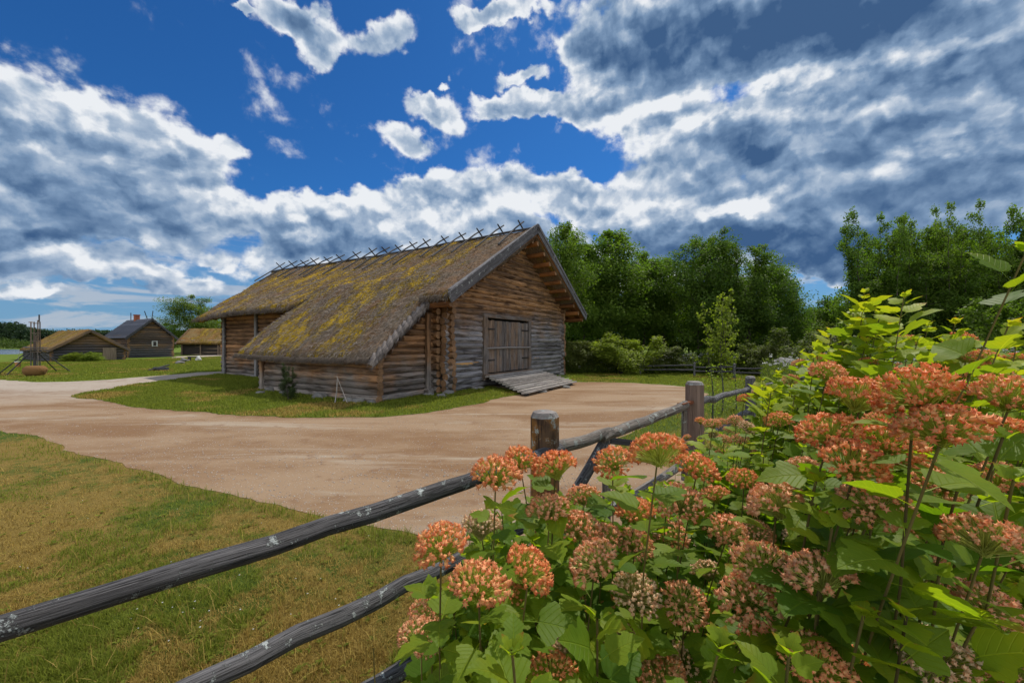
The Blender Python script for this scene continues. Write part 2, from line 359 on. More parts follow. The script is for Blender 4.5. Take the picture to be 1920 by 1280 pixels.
SC.cycles.use_denoising = True; SC.cycles.max_bounces = 6; SC.cycles.diffuse_bounces = 3; SC.cycles.transmission_bounces = 4; SC.cycles.transparent_max_bounces = 4
SC.cycles.caustics_reflective = False; SC.cycles.caustics_refractive = False
# ------------------------------------------------------------------ local frame of the barn
BO = Vector((-2.06, 12.9, 0)); BA = math.atan2(.857, .514)
BM = Matrix.Translation(BO) @ Matrix.Rotation(BA, 4, 'Z')
def bw(u, v, z=0): return BM @ Vector((u, v, z))
def inpoly(P, X, Y):
    X = np.asarray(X); Y = np.asarray(Y); c = np.zeros(X.shape, bool); n = len(P)
    for i in range(n):
        x0, y0 = P[i][:2]; x1, y1 = P[(i+1) % n][:2]
        if y0 == y1: continue
        c ^= ((y0 > Y) != (y1 > Y)) & (X < (x1-x0)*(Y-y0)/(y1-y0)+x0)
    return c
def rough_edge(P, step=.12, amp=.05, s=3, maxlen=40):
    "resample a closed outline and wear its edge"
    out = []; n = len(P)
    for i in range(n):
        a, b = Vector(P[i][:2]), Vector(P[(i+1) % n][:2]); L = (b-a).length
        if L > maxlen: out.append(a); continue
        dist = min(a.length, b.length); st = max(step, dist*.012); k = max(1, int(L/st)); nrm = Vector((-(b-a).y, (b-a).x)).normalized()
        for j in range(k):
            q = a+(b-a)*(j/k); am = amp*(1+dist*.06)
            t = (float(fbm(q.x*1.1, q.y*1.1, s=s, o=3))-.5)*5*am+(float(vnoise(q.x*7, q.y*7, s=s+5))-.5)*1.6*am
            out.append(q+nrm*t)
    return [(p.x, p.y) for p in out]
def smooth_poly(P, it=2):
    for _ in range(it):
        Q = []
        for i in range(len(P)):
            a, b = Vector(P[i][:2]), Vector(P[(i+1) % len(P)][:2]); Q += [a*.75+b*.25, a*.25+b*.75]
        P = Q
    return P
def sheet(name, P, z, mat):
    tri = tessellate_polygon([[Vector((x, y, 0)) for x, y in P]])
    V = np.array([(x, y, z) for x, y in P])
    F = np.array(tri); a = V[F[:, 1]]-V[F[:, 0]]; b = V[F[:, 2]]-V[F[:, 0]]
    flip = (a[:, 0]*b[:, 1]-a[:, 1]*b[:, 0]) < 0; F[flip] = F[flip][:, ::-1]
    me = mesh_np(name, V, [F], smooth=False); return tag(link(name, me, mat), kind='structure')

# ground: short turf, dry and straw coloured close by, greener further off
def mat_ground():
    m, nt = material('turf_ground'); p = nt.pos(); y = nt.xyz(p)[1]; x = nt.xyz(p)[0]
    n1 = nt.noise(p, .55, 5, .6); n2 = nt.noise(p, 6.0, 5, .65); n3 = nt.noise(p, 60.0, 4, .7)
    dry = nt.math('SUBTRACT', nt.math('ADD', n1, nt.math('MULTIPLY', nt.math('SUBTRACT', n2, .5), .5)), nt.math('MULTIPLY', nt.step(y, 5.5, 10.0), .42))
    dm = nt.step(dry, .36, .54)
    g = nt.mix(n3, (.030, .052, .008), (.085, .125, .018)); b = nt.mix(n3, (.110, .075, .018), (.270, .190, .052))
    c = nt.mix(dm, g, b)
    far = nt.mix(nt.noise(p, .12, 3, .6), (.095, .140, .015), (.150, .205, .026))
    c = nt.mix(nt.math('MULTIPLY', nt.step(y, 9.0, 17.0), .8), c, far)
    return finish(m, nt, c, .95, nt.bump(nt.math('ADD', n3, n2), .5, .03), .1)
def mat_lawn():
    m, nt = material('lawn_island'); p = nt.pos()
    n1 = nt.noise(p, .7, 5, .6); n3 = nt.noise(p, 45.0, 4, .7)
    c = nt.mix(n3, (.055, .090, .010), (.140, .190, .022)); c = nt.mix(nt.step(n1, .55, .75), c, (.170, .150, .034))
    return finish(m, nt, c, .95, nt.bump(n3, .5, .03), .1)
def mat_path():
    m, nt = material('sandy_track'); p = nt.pos()
    n1 = nt.noise(nt.map(p, (.55, 1.5, 1), rot=(0, 0, .25)), .55, 6, .6, .4); n2 = nt.noise(p, 3.0, 6, .65); n3 = nt.noise(p, 90, 4, .75); n4 = nt.noise(nt.map(p, (.25, 1.6, 1), (4, 2, 0), (0, 0, .12)), .8, 5, .6, .5)
    c = nt.mix(nt.step(n1, .36, .62), (.225, .132, .068), (.320, .222, .138))
    c = nt.mix(nt.step(n4, .53, .66), c, (.365, .290, .210))
    xx = nt.xyz(p)[0]; yy = nt.xyz(p)[1]
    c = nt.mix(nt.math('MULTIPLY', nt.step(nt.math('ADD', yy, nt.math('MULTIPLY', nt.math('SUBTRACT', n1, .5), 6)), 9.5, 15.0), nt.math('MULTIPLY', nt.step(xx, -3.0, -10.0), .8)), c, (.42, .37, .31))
    c = nt.mix(nt.math('MULTIPLY', nt.step(nt.math('ADD', n2, nt.math('MULTIPLY', n1, -.35)), .36, .50), .65), c, (.215, .125, .070))
    c = nt.mix(nt.math('MULTIPLY', n3, .5), c, nt.mix(1.0, c, (.62, .60, .58), 'MULTIPLY'))
    st = nt.voro(p, 34.0, out=0); sc = nt.voro(p, 34.0, out=1)
    peb = nt.math('MULTIPLY', nt.step(st, .26, .16), nt.step(nt.xyz(sc)[0], .86, .90))
    c = nt.mix(peb, c, (.50, .47, .43))
    h = nt.math('ADD', nt.math('MULTIPLY', n3, .35), nt.math('ADD', n2, nt.math('MULTIPLY', peb, .6)))
    return finish(m, nt, c, .95, nt.bump(h, .55, .03), .15)
M_GROUND = mat_ground(); M_LAWN = mat_lawn(); M_PATH = mat_path()
R = 3000
gx = np.array([(-R, -60, 0), (R, -60, 0), (R, R, 0), (-R, R, 0)], float)
tag(link('ground', mesh_np('ground', gx, [np.array([[0, 1, 2, 3]])], smooth=False), M_GROUND), kind='structure')

lower = [(-900, 712), (-400, 748), (-150, 782), (0, 805), (60, 820), (130, 842), (200, 860), (300, 890), (380, 912), (450, 932), (520, 950), (600, 968), (690, 985), (780, 1003), (850, 1020), (950, 1050), (1050, 1090), (1180, 1130), (1420, 1110), (1560, 1000), (1420, 930), (1290, 890), (1190, 858), (1148, 828), (1174, 815), (1250, 779), (1290, 757), (1330, 739), (1300, 727), (1240, 721), (1190, 718), (1078, 716)]
PATH = [gnd(*q) for q in lower]+[bw(6.2, -.6), bw(5.2, 1.0), bw(2, 5)]+[gnd(*q) for q in [(424, 696), (400, 697), (370, 698), (300, 704.5), (200, 712), (120, 716), (60, 717), (20, 713.5), (-20, 709), (-300, 698), (-900, 690)]]
PATH = rough_edge(PATH, .14, .035, 3)
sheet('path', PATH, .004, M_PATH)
isl = [(143, 743), (200, 754), (300, 768), (450, 778.5), (560, 783), (700, 782), (800, 775), (880, 759), (940, 746), (985, 736)]
ISLAND = [gnd(*q) for q in isl]+[bw(2.4, .6), bw(2.4, 14.2)]+[gnd(*q) for q in [(425, 699.5), (400, 702), (340, 710), (250, 721), (160, 738)]]
ISLAND = rough_edge(ISLAND, .14, .04, 11)
sheet('lawn', ISLAND, .008, M_LAWN)
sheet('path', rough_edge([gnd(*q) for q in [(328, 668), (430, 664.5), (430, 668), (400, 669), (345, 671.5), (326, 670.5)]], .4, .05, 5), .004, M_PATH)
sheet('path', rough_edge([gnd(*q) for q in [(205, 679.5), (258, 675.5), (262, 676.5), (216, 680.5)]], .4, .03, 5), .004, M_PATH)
def mat_water():
    m, nt = material('lake_water'); p = nt.pos()
    return finish(m, nt, (.10, .14, .20), .14, nt.bump(nt.noise(nt.map(p, (.4, 2, 1)), .8, 4, .6), .25, .2), .6)
sheet('water', [tuple(gnd(*q).xy) for q in [(-700, 664), (-60, 664.5), (30, 664), (60, 660), (72, 656.5), (20, 654.5), (-300, 651), (-900, 651)]], .004, mat_water())

# ------------------------------------------------------------------ grass blades
def blades(name, X, Y, h, w, col, lean=.5, flat=0.0, kind='stuff', mat=None, z0=.006, **k):
    n = len(X); P = np.stack([X, Y, np.full(n, z0)], 1)
    a = rng.uniform(0, 2*np.pi, n); l = np.abs(rng.normal(0, lean, n))
    d = np.stack([np.cos(a)*np.sin(l), np.sin(a)*np.sin(l), np.cos(l)], 1)
    side = np.stack([-np.sin(a+rng.normal(0, .7, n)), np.cos(a), np.zeros(n)], 1); side /= np.linalg.norm(side, axis=1)[:, None]
    h = h[:, None]; w = w[:, None]; out = np.stack([np.cos(a), np.sin(a), np.zeros(n)], 1)
    mid = P+d*h*.55; tip = P+d*h*.95+out*h*.28*(l[:, None]+.3); tip[:, 2] = np.maximum(tip[:, 2], .006)
    V = np.stack([P-side*w*.5, P+side*w*.5, mid-side*w*.4, mid+side*w*.4, tip], 1).reshape(-1, 3)
    b = (np.arange(n)*5)[:, None]
    F = [b+np.array([[0, 1, 3, 2]]), b+np.array([[2, 3, 4]])]
    me = mesh_np(name, V, F, attrs={'rnd': np.repeat(rng.uniform(0, 1, n), 5), 'dry': np.repeat(col, 5)})
    o = link(name, me, mat); tag(o, kind=kind, **k); return o
def mat_blade():
    m, nt = material('grass_blade'); r = nt.attr('rnd'); d = nt.attr('dry')
    g = nt.mix(r, (.115, .150, .012), (.285, .325, .038)); b = nt.mix(r, (.200, .130, .024), (.560, .410, .110))
    return finish(m, nt, nt.mix(nt.step(d, .35, .65), g, b), .7, None, .25, .5)
M_BLADE = mat_blade()
def dryness(X, Y):
    n1 = fbm(X*.9, Y*.9, s=31, o=4); n2 = fbm(X*5, Y*5, s=37, o=3)
    return np.clip((n1-.47)*5.5+(n2-.5)*3.2+.90, 0, 1)
N = 300000        # foreground lawn between the fence and the track
py = 641+750*EYE/(rng.uniform(1.55, 13, N)**1.0); Yd = EYE*FPX/(py-641)
u_ = rng.uniform(0, 1, N); Yd = 1/(1/11.5+(1/1.5-1/11.5)*u_**.75); Xd = rng.uniform(-1.45, 1.1, N)*Yd
Xd = Xd+rng.normal(0, .02, N)
keep = ~inpoly(PATH, Xd, Yd+.03) & ~inpoly(PATH, Xd, Yd-.02)
edge = inpoly(PATH, Xd+.0, Yd+.22)
keep &= ~((Yd > 7.5) & (Xd > -8))
Xd, Yd, edge = Xd[keep], Yd[keep], edge[keep]; dr = dryness(Xd, Yd)
dr = np.where(edge, dr*.35, dr); tuft = fbm(Xd*9, Yd*9, s=5, o=2)
hh = (.010+.040*tuft**2*rng.uniform(.5, 1.6, len(Xd)))*(1+.6*(dr < .4))*np.where(edge, 1.6, 1.0)
blades('grass', Xd, Yd, hh, .0018+.0014*Yd*.55, dr+rng.normal(0, .16, len(dr)), .75, mat=M_BLADE, label='short dry foreground grass mottled brown and green', cat='grass')
N = 2600         # long pale straws lying across it
Yd = 1/(1/7+(1/1.6-1/7)*rng.uniform(0, 1, N)); Xd = rng.uniform(-1.4, .9, N)*Yd; keep = ~inpoly(PATH, Xd, Yd+.1)
Xd, Yd = Xd[keep], Yd[keep]; blades('straw', Xd, Yd, rng.uniform(.05, .16, len(Xd)), np.full(len(Xd), .0022)+.0006*Yd, np.full(len(Xd), .95), 1.35, mat=M_BLADE, label='thin pale dead straws lying over the foreground lawn', cat='dead grass')
def lawn_blades(poly_px, N, h, dry, name, label, inside=None, outside=(), z0=.01):
    P = [gnd(*q) for q in poly_px] if inside is None else inside
    xs = [p[0] for p in P]; ys = [p[1] for p in P]
    X = rng.uniform(min(xs), max(xs), N); Y = rng.uniform(min(ys), max(ys), N); k = inpoly(P, X, Y)
    for o in outside: k &= ~inpoly(o, X, Y)
    X, Y = X[k], Y[k]
    t = fbm(X*2, Y*2, s=9, o=3)
    blades(name, X, Y, h*(.5+t)*rng.uniform(.6, 1.4, len(X)), .004+.0012*Y, np.clip((fbm(X*.8, Y*.8, s=3, o=3)-.5)*3+dry, 0, 1)+rng.normal(0, .15, len(X)), .6, mat=M_BLADE, label=label, cat='grass', z0=z0)
HOUSE = [tuple(bw(0, 0).xy), tuple(bw(9, 0).xy), tuple(bw(9, 15).xy), tuple(bw(0, 15).xy), tuple(bw(0, 6).xy), tuple(bw(-2.4, 6).xy), tuple(bw(-2.4, .6).xy), tuple(bw(0, .6).xy)]
lawn_blades(None, 260000, .055, -.08, 'grass', 'green grass island around the thatched barn walls', ISLAND, (HOUSE,))
lawn_blades([(1078, 716), (1190, 718), (1240, 720.5), (1300, 726), (1335, 738), (1300, 757), (1250, 779), (1174, 815), (1148, 828), (1190, 856), (1290, 888), (1500, 960), (1700, 800), (1700, 700), (1500, 690), (1040, 688)], 220000, .055, -.05, 'grass', 'green mown grass right of the track around the gate post', outside=(PATH,))
lawn_blades([(0, 712), (60, 717), (120, 716), (200, 712), (300, 704.5), (370, 698), (424, 696), (424, 668), (200, 676), (0, 680), (-100, 690)], 200000, .06, -.05, 'grass', 'green mown lawn before the distant log houses', outside=(PATH, HOUSE))
# clover flowers, pebbles
def dots(name, X, Y, z, r, mat, label, cat, n=6):
    a = np.linspace(0, 2*np.pi, n, endpoint=False)
    PV = [(0, 0, .6)]+[(math.cos(t), math.sin(t), 0) for t in a]+[(math.cos(t)*.8, math.sin(t)*.8, -.4) for t in a]
    F3 = [(0, i+1, (i+1) % n+1) for i in range(n)]; F4 = [(i+1, n+i+1, (i+1) % n+n+1, (i+1) % n+1) for i in range(n)]
    k = len(X); th = rng.uniform(0, 6.28, k); M = np.zeros((k, 3, 4)); sx = r*rng.uniform(.6, 1.4, k); sy = r*rng.uniform(.6, 1.4, k)
    M[:, 0, 0] = np.cos(th)*sx; M[:, 0, 1] = -np.sin(th)*sy; M[:, 1, 0] = np.sin(th)*sx; M[:, 1, 1] = np.cos(th)*sy; M[:, 2, 2] = r*rng.uniform(.5, 1, k); M[:, 0, 3] = X; M[:, 1, 3] = Y; M[:, 2, 3] = z
    V, F, _, A = bake(PV, [F3, F4], M, per={'rnd': rng.uniform(0, 1, k)})
    return tag(link(name, mesh_np(name, V, F, attrs=A), mat), label, cat, kind='stuff')
def plain(name, c1, c2, rough=.8, transl=0, spec=.3, nscale=20, bump=0):
    m, nt = material(name); r = nt.attr('rnd'); nz = nt.noise(nt.obj(), nscale, 4, .6)
    c = nt.mix(nt.math('ADD', nt.math('MULTIPLY', r, .6), nt.math('MULTIPLY', nz, .4)), c1, c2)
    return finish(m, nt, c, rough, nt.bump(nz, bump, .03) if bump else None, spec, transl)
M_WHITE = plain('white_petal', (.55, .55, .50), (.8, .8, .76), .7, .2)
M_STONE = plain('field_stone', (.11, .105, .10), (.25, .24, .22), .9, nscale=9, bump=.6)
M_PEBBLE = plain('pebble', (.20, .15, .12), (.55, .50, .45), .9)
q = [gnd(rng.normal(330, 50), rng.normal(1150, 30)) for _ in range(14)]+[gnd(rng.uniform(0, 700), rng.uniform(940, 1200)) for _ in range(22)]
dots('clover_flower', np.array([p.x for p in q]), np.array([p.y for p in q]), .03, .0045, M_WHITE, 'tiny white clover flowers scattered in the foreground lawn', 'flowers')
k = 2600; Yd = 1/(1/14+(1/4.2-1/14)*rng.uniform(0, 1, k)); Xd = rng.uniform(-1.2, .5, k)*Yd
cl = fbm(Xd*1.2, Yd*1.2, s=77, o=3); kk = inpoly(PATH, Xd, Yd) & ~inpoly(ISLAND, Xd, Yd) & (cl > .46); Xd, Yd = Xd[kk], Yd[kk]
dots('pebble', Xd, Yd, .007, .010, M_PEBBLE, 'small loose pebbles strewn over the sandy track', 'pebbles', 5)

# broad-leaved weeds and taller tufts in the near lawn
def weeds(n, name, label, size, up, mat, cl=7):
    Yc = 1/(1/9+(1/1.6-1/9)*rng.uniform(0, 1, n)); Xc = rng.uniform(-1.4, .6, n)*Yc; k = ~inpoly(PATH, Xc, Yc+.1); Xc, Yc = Xc[k], Yc[k]
    X = np.repeat(Xc, cl); Y = np.repeat(Yc, cl); m = len(X); a = rng.uniform(0, 6.28, m); l = size*rng.uniform(.6, 1.3, m)
    d = np.stack([np.cos(a), np.sin(a), rng.uniform(*up, m)], 1); M = frames(np.stack([X, Y, np.full(m, .008)], 1), d, np.stack([-np.cos(a)*.3, -np.sin(a)*.3, np.ones(m)], 1), np.stack([l*.5, l, l], 1))
    PV = np.array([(0, 0, 0), (.36, .42, .10), (0, .5, 0), (-.36, .42, .10), (0, 1, -.12)]); V, F, _, A = bake(PV, [np.array([(0, 1, 2), (0, 2, 3), (1, 4, 2), (2, 4, 3)])], M, per={'rnd': rng.uniform(0, 1, m)})
    A['dry'] = np.zeros(len(V)); return tag(link(name, mesh_np(name, V, F, attrs=A, smooth=False), mat), label, 'weeds', kind='stuff')
weeds(700, 'lawn_weeds', 'small broad-leaved weeds in the foreground lawn', .035, (.1, .6), M_BLADE, 7)
weeds(260, 'lawn_weeds', 'clover-like leafy patches in the foreground lawn', .022, (.3, 1.2), M_BLADE, 22)
k = 5200; Yd = 1/(1/8+(1/1.6-1/8)*rng.uniform(0, 1, k)); Xd = rng.uniform(-1.4, .9, k)*Yd; cl = fbm(Xd*4, Yd*4, s=91, o=2); kk = (~inpoly(PATH, Xd, Yd)) & (cl > .55); Xd, Yd = Xd[kk], Yd[kk]
blades('grass_tufts', Xd, Yd, rng.uniform(.05, .13, len(Xd)), np.full(len(Xd), .0022)+.0006*Yd, rng.uniform(0, 1.1, len(Xd)), .45, mat=M_BLADE, label='taller thin grass tufts scattered through the foreground lawn', cat='grass')
k = 9000; Yd = 1/(1/12+(1/3.2-1/12)*rng.uniform(0, 1, k)); Xd = rng.uniform(-1.35, .5, k)*Yd; kk = inpoly(PATH, Xd, Yd) & ~inpoly(ISLAND, Xd, Yd); Xd, Yd = Xd[kk], Yd[kk]
dots('gravel', Xd, Yd, .005, .0065, M_PEBBLE, 'fine gravel grains scattered over the sandy track', 'gravel', 4)
# ------------------------------------------------------------------ woods
W_LOG = wood('log_wood', (.075, .038, .018), (.42, .25, .135), accent=(.45, .25, .115), cracks=.75, grey=((.38, .365, .37), 1.5, 3.3), bump=1.0, blotch=.85)
W_LOGB = wood('log_wood_brown', (.085, .040, .018), (.42, .24, .12), accent=(.47, .245, .11), cracks=.7, grey=((.34, .30, .27), .1, 1.3), bump=1.0, blotch=.7)
W_END = wood('log_end', (.12, .06, .03), (.42, .25, .13), cracks=.6, freq=6)
W_GREY = wood('weathered_board', (.085, .080, .078), (.34, .33, .34), cracks=.7, lichen=.25, freq=34)
W_BARGE = wood('barge_board_wood', (.050, .048, .050), (.24, .235, .25), cracks=.8, lichen=.1, freq=40, blotch=.4)
W_DOOR = wood('door_board', (.06, .050, .045), (.30, .265, .24), cracks=.8, freq=34, accent=(.24, .17, .12), blotch=.5)
W_RAMP = wood('ramp_board', (.17, .155, .14), (.52, .48, .44), cracks=.8, freq=30)
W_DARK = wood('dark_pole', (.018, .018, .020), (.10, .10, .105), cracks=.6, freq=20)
W_SOFF = wood('roof_pole', (.060, .022, .008), (.34, .15, .055), cracks=.6, freq=16, accent=(.40, .17, .055))
W_YELLOW = wood('yellow_wood', (.45, .22, .06), (.72, .42, .15), cracks=.3, freq=20)
M_IRON = plain('old_iron', (.02, .016, .014), (.05, .04, .035), .7)
def mat_thatch(name='thatch', moss=1.0, gold=(.52, .32, .02), base=((.064, .046, .032), (.31, .24, .175)), seed=0.0, thr=.0):
    # object x runs down the slope, object y along the ridge
    m, nt = material(name); p = nt.obj()
    st = nt.noise(nt.map(p, (4.0, 34.0, 8.0)), 1.0, 6, .7, .4); fine = nt.noise(p, 26.0, 6, .75); bl = nt.noise(p, 1.3, 5, .6)
    c = nt.mix(nt.step(nt.math('ADD', nt.math('MULTIPLY', st, .6), nt.math('MULTIPLY', fine, .4)), .30, .72), base[0], base[1])
    c = nt.mix(nt.step(bl, .38, .62), c, nt.mix(1.0, c, (1.0, .78, .60), 'MULTIPLY'))
    mv = nt.map(p, (.55, 1.35, .6), (seed, seed*2, 0), (0, 0, .12))
    mo = nt.math('ADD', nt.noise(mv, 1.15, 6, .62, .2), nt.math('MULTIPLY', nt.math('SUBTRACT', nt.noise(nt.map(p, (1, 2.2, 1)), 9.0, 4, .7), .5), .42))
    yy = nt.xyz(p)[1]; mo = nt.math('SUBTRACT', mo, nt.math('MULTIPLY', nt.step(nt.math('ADD', yy, nt.math('MULTIPLY', nt.math('SUBTRACT', bl, .5), 1.6)), 1.5, .3), .12))
    wide = nt.step(nt.math('ADD', mo, nt.math('MULTIPLY', nt.math('SUBTRACT', fine, .5), .25)), .42+thr, .58+thr)
    core = nt.step(nt.math('ADD', mo, nt.math('MULTIPLY', nt.math('SUBTRACT', fine, .5), .20)), .50+thr, .60+thr)
    brk = nt.step(nt.noise(nt.map(p, (9, 30, 10)), 1.0, 4, .7), .34, .52); core = nt.math('MULTIPLY', core, nt.math('MULTIPLY_ADD', brk, .75, .25)); wide = nt.math('MULTIPLY', wide, nt.math('MULTIPLY_ADD', brk, .5, .5))
    ol = nt.mix(fine, (.060, .045, .010), (.21, .150, .024)); c = nt.mix(nt.math('MULTIPLY', wide, .8*moss), c, ol)
    gd = nt.mix(fine, tuple(x*.45 for x in gold), tuple(min(1, x*1.35) for x in gold)); c = nt.mix(nt.math('MULTIPLY', core, moss), c, gd)
    h = nt.math('ADD', nt.math('ADD', nt.math('MULTIPLY', st, .7), fine), nt.math('MULTIPLY', core, .8))
    return finish(m, nt, c, .95, nt.bump(h, .9, .05), .08)
M_THATCH = mat_thatch(thr=-.012); M_BUNDLE = wood('thatch_bundle', (.05, .043, .040), (.32, .28, .255), cracks=.9, freq=60, bump=1.0)

def logs(mb, z0, z1, pitch, span, along, fix, over=.0, r=None, mat=0, endmat=1, seed=0, wob=.012):
    """courses of horizontal logs; span(z) -> (a, b) or None; along 'u' or 'v'; fix = other coordinate"""
    z = z0; rr = random.Random(seed)
    while z < z1:
        sp = span(z)
        if sp:
            a, b = sp; ext = over*rr.uniform(.8, 1.2); a -= ext; b += over*rr.uniform(.8, 1.2)
            k = max(3, int((b-a)/1.0)); rad = (r or pitch*.545)*rr.uniform(.94, 1.05); tp = rr.choice((-1, 1))*.05; pts = []; rs = []
            for i in range(k+1):
                t = a+(b-a)*i/k; dy = rr.gauss(0, wob); dz = rr.gauss(0, wob*.6)
                pts.append((t, fix+dy, z+dz) if along == 'u' else (fix+dy, t, z+dz)); rs.append(rad*(1+tp*(i/k-.5))*rr.uniform(.97, 1.03))
            mb.tube(pts, rs, 12, True, rnd=rr.random(), mat=mat, endmat=endmat)
        z += pitch
WU, WV, APEX_U = 8.8, 14.7, 4.4
ZE, ZA = 3.06, 6.22                  # roof surface at the eaves (u -1.1 / 9.9) and at the ridge
def zroof(u): return ZA-(ZA-ZE)*abs(u-APEX_U)/5.5
barn = tag(empty('log_barn', BO, BA), 'long log barn with mossy thatched roof, lean-to and double door', 'barn')
mb = MB(); DU0, DU1, DZ0, DZ1 = 1.78, 5.35, .46, 2.55
def front(z):
    h = (zroof(0)-.38)
    if z < h: return (0, WU)
    k = (ZA-.42-z)/(ZA-ZE)*5.5
    return (APEX_U-k, APEX_U+k) if k > .25 else None
def fl(z):
    sp = front(z)
    return sp
# front wall: courses broken by the doorway
z = .13; rr = random.Random(4)
while z < 6:
    sp = front(z)
    if not sp: break
    over = .24 if z < 2.9 else .03
    segs = [(sp[0]-over*rr.uniform(.7, 1.15), DU0-.02), (DU1+.02, sp[1]+over*rr.uniform(.7, 1.15))] if DZ0 < z < DZ1+.02 else [(sp[0]-over*rr.uniform(.7, 1.15), sp[1]+over*rr.uniform(.7, 1.15))]
    rad = .113*rr.uniform(.95, 1.05); cr = rr.random()
    for a, b in segs:
        k = max(2, int((b-a)/.8)); pts = [(a+(b-a)*i/k, rr.gauss(0, .012), z+rr.gauss(0, .006)) for i in range(k+1)]
        mb.tube(pts, [rad*rr.uniform(.96, 1.04) for _ in pts], 12, True, rnd=cr, mat=0, endmat=1)
    z += .198
mb.build('wall', [W_LOG, W_END], barn)
mb = MB(); logs(mb, .03, zroof(0)-.40, .2, lambda z: (0, WV), 'v', 0, .24, seed=5); mb.build('wall', [W_LOGB, W_END], barn)
mb = MB(); logs(mb, .03, zroof(0)-.40, .2, lambda z: (0, WV), 'v', WU, .24, seed=6); mb.build('wall', [W_LOG, W_END], barn)
mb = MB(); logs(mb, .13, 6, .2, lambda z: front(z), 'u', WV, .1, seed=7); mb.build('wall', [W_LOGB, W_END], barn)
# posts and battens on the long wall, stone footing
for v in (11.4, 14.45):
    mb = MB(); mb.board((-.17, v, .05), (-.17, v, zroof(0)-.55), .16, .09, (1, 0, 0)); mb.build('batten', W_GREY, barn)
def rock(mb, c, s, sd, mat=0):
    bm = bmesh.new(); bmesh.ops.create_icosphere(bm, subdivisions=3, radius=1)
    for v in bm.verts:
        n = mnoise.noise(v.co*1.3+Vector((sd*3.1, 0, 0)))*.45+mnoise.noise(v.co*4+Vector((sd, 5, 0)))*.12
        v.co = v.co*(1+n); v.co.z = max(v.co.z, -.5); v.co = Vector((v.co.x*s[0], v.co.y*s[1], v.co.z*s[2]))+Vector(c)
    mb.add([v.co.copy() for v in bm.verts], [[v.index for v in f.verts] for f in bm.faces], mat=mat); bm.free()
mb = MB()
for i, (u, v, s) in enumerate([(-2.60, .4, .2), (-.67, .2, .2), (-.1, -.1, .22), (1.3, -.12, .2), (8.7, -.1, .22), (-2.43, 3, .2), (-2.43, 6, .25), (0, 9, .25), (0, 11.7, .25), (0, 14.6, .28), (7, -.1, .2)]):
    mb = MB(); rock(mb, (u, v, .0), (s, s*.8, s*.55), i); mb.build('footing_stone', M_STONE, barn)
# floor behind the door, dark interior side
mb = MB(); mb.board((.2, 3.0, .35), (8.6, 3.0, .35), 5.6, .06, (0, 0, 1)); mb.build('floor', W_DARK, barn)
# door: two plank leaves, jambs, crossbar, hinges
door = tag(MB(), 'x') if False else None
mb = MB(); n = 9; wl = (DU1-DU0-.44)/2
for s, u0 in ((0, DU0+.22), (1, DU0+.22+wl+.01)):
    for i in range(n):
        w = wl/n; u = u0+w*(i+.5); mb.board((u, -.10+random.uniform(-.008, .008), DZ0+.05+random.uniform(0, .02)), (u, -.10, DZ1-.10+random.uniform(-.02, .02)), w*.95, .035, (0, 1, 0))
dleaf = mb.build('door', W_DOOR, barn)
mb = MB()
for zz in (.52+DZ0, DZ1-.42):
    for u0, u1 in ((DU0+.10, DU0+.75), (DU1-.10, DU1-.75)):
        mb = MB(); mb.board((u0, -.135, zz-.0), (u1, -.135, zz), .055, .015, (0, 1, 0)); mb.build('hinge', M_IRON, dleaf)
mb = MB(); mb.tube([(DU0+.16, -.17, 1.42), (3.5, -.175, 1.43), (DU1-.1, -.17, 1.41)], .035, 8); mb.build('crossbar', W_RAMP, dleaf)
mb = MB(); mb.board((DU0+.11, -.11, DZ0-.2), (DU0+.11, -.11, DZ1+.02), .22, .16, (0, 1, 0)); mb.board((DU1-.09, -.11, DZ0-.15), (DU1-.09, -.11, DZ1), .18, .16, (0, 1, 0)); mb.board((DU0, -.115, DZ1+.06), (DU1, -.115, DZ1+.06), .14, .13, (0, 1, 0)); mb.board((DU0, -.16, DZ0-.06), (DU1, -.16, DZ0-.06), .16, .22, (0, 1, 0))
mb.build('door_frame', W_DOOR, barn)
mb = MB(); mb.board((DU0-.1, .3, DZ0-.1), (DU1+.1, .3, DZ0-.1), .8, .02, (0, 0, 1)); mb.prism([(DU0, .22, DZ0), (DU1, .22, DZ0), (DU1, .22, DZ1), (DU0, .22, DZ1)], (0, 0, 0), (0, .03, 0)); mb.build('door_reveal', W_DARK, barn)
# orange-yellow strips laid over the front logs on both sides of the door
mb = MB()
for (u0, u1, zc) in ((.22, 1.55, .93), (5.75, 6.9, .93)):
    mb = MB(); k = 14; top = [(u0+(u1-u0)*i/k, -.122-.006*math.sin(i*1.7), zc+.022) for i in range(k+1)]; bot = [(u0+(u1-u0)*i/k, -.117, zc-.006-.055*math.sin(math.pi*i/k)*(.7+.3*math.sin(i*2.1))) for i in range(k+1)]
    vs = top+bot; mb.add(vs, [(i, i+1, k+2+i, k+1+i) for i in range(k)], [(v[0], v[2]) for v in vs], .6); mb.build('yellow_strip', W_YELLOW, barn)
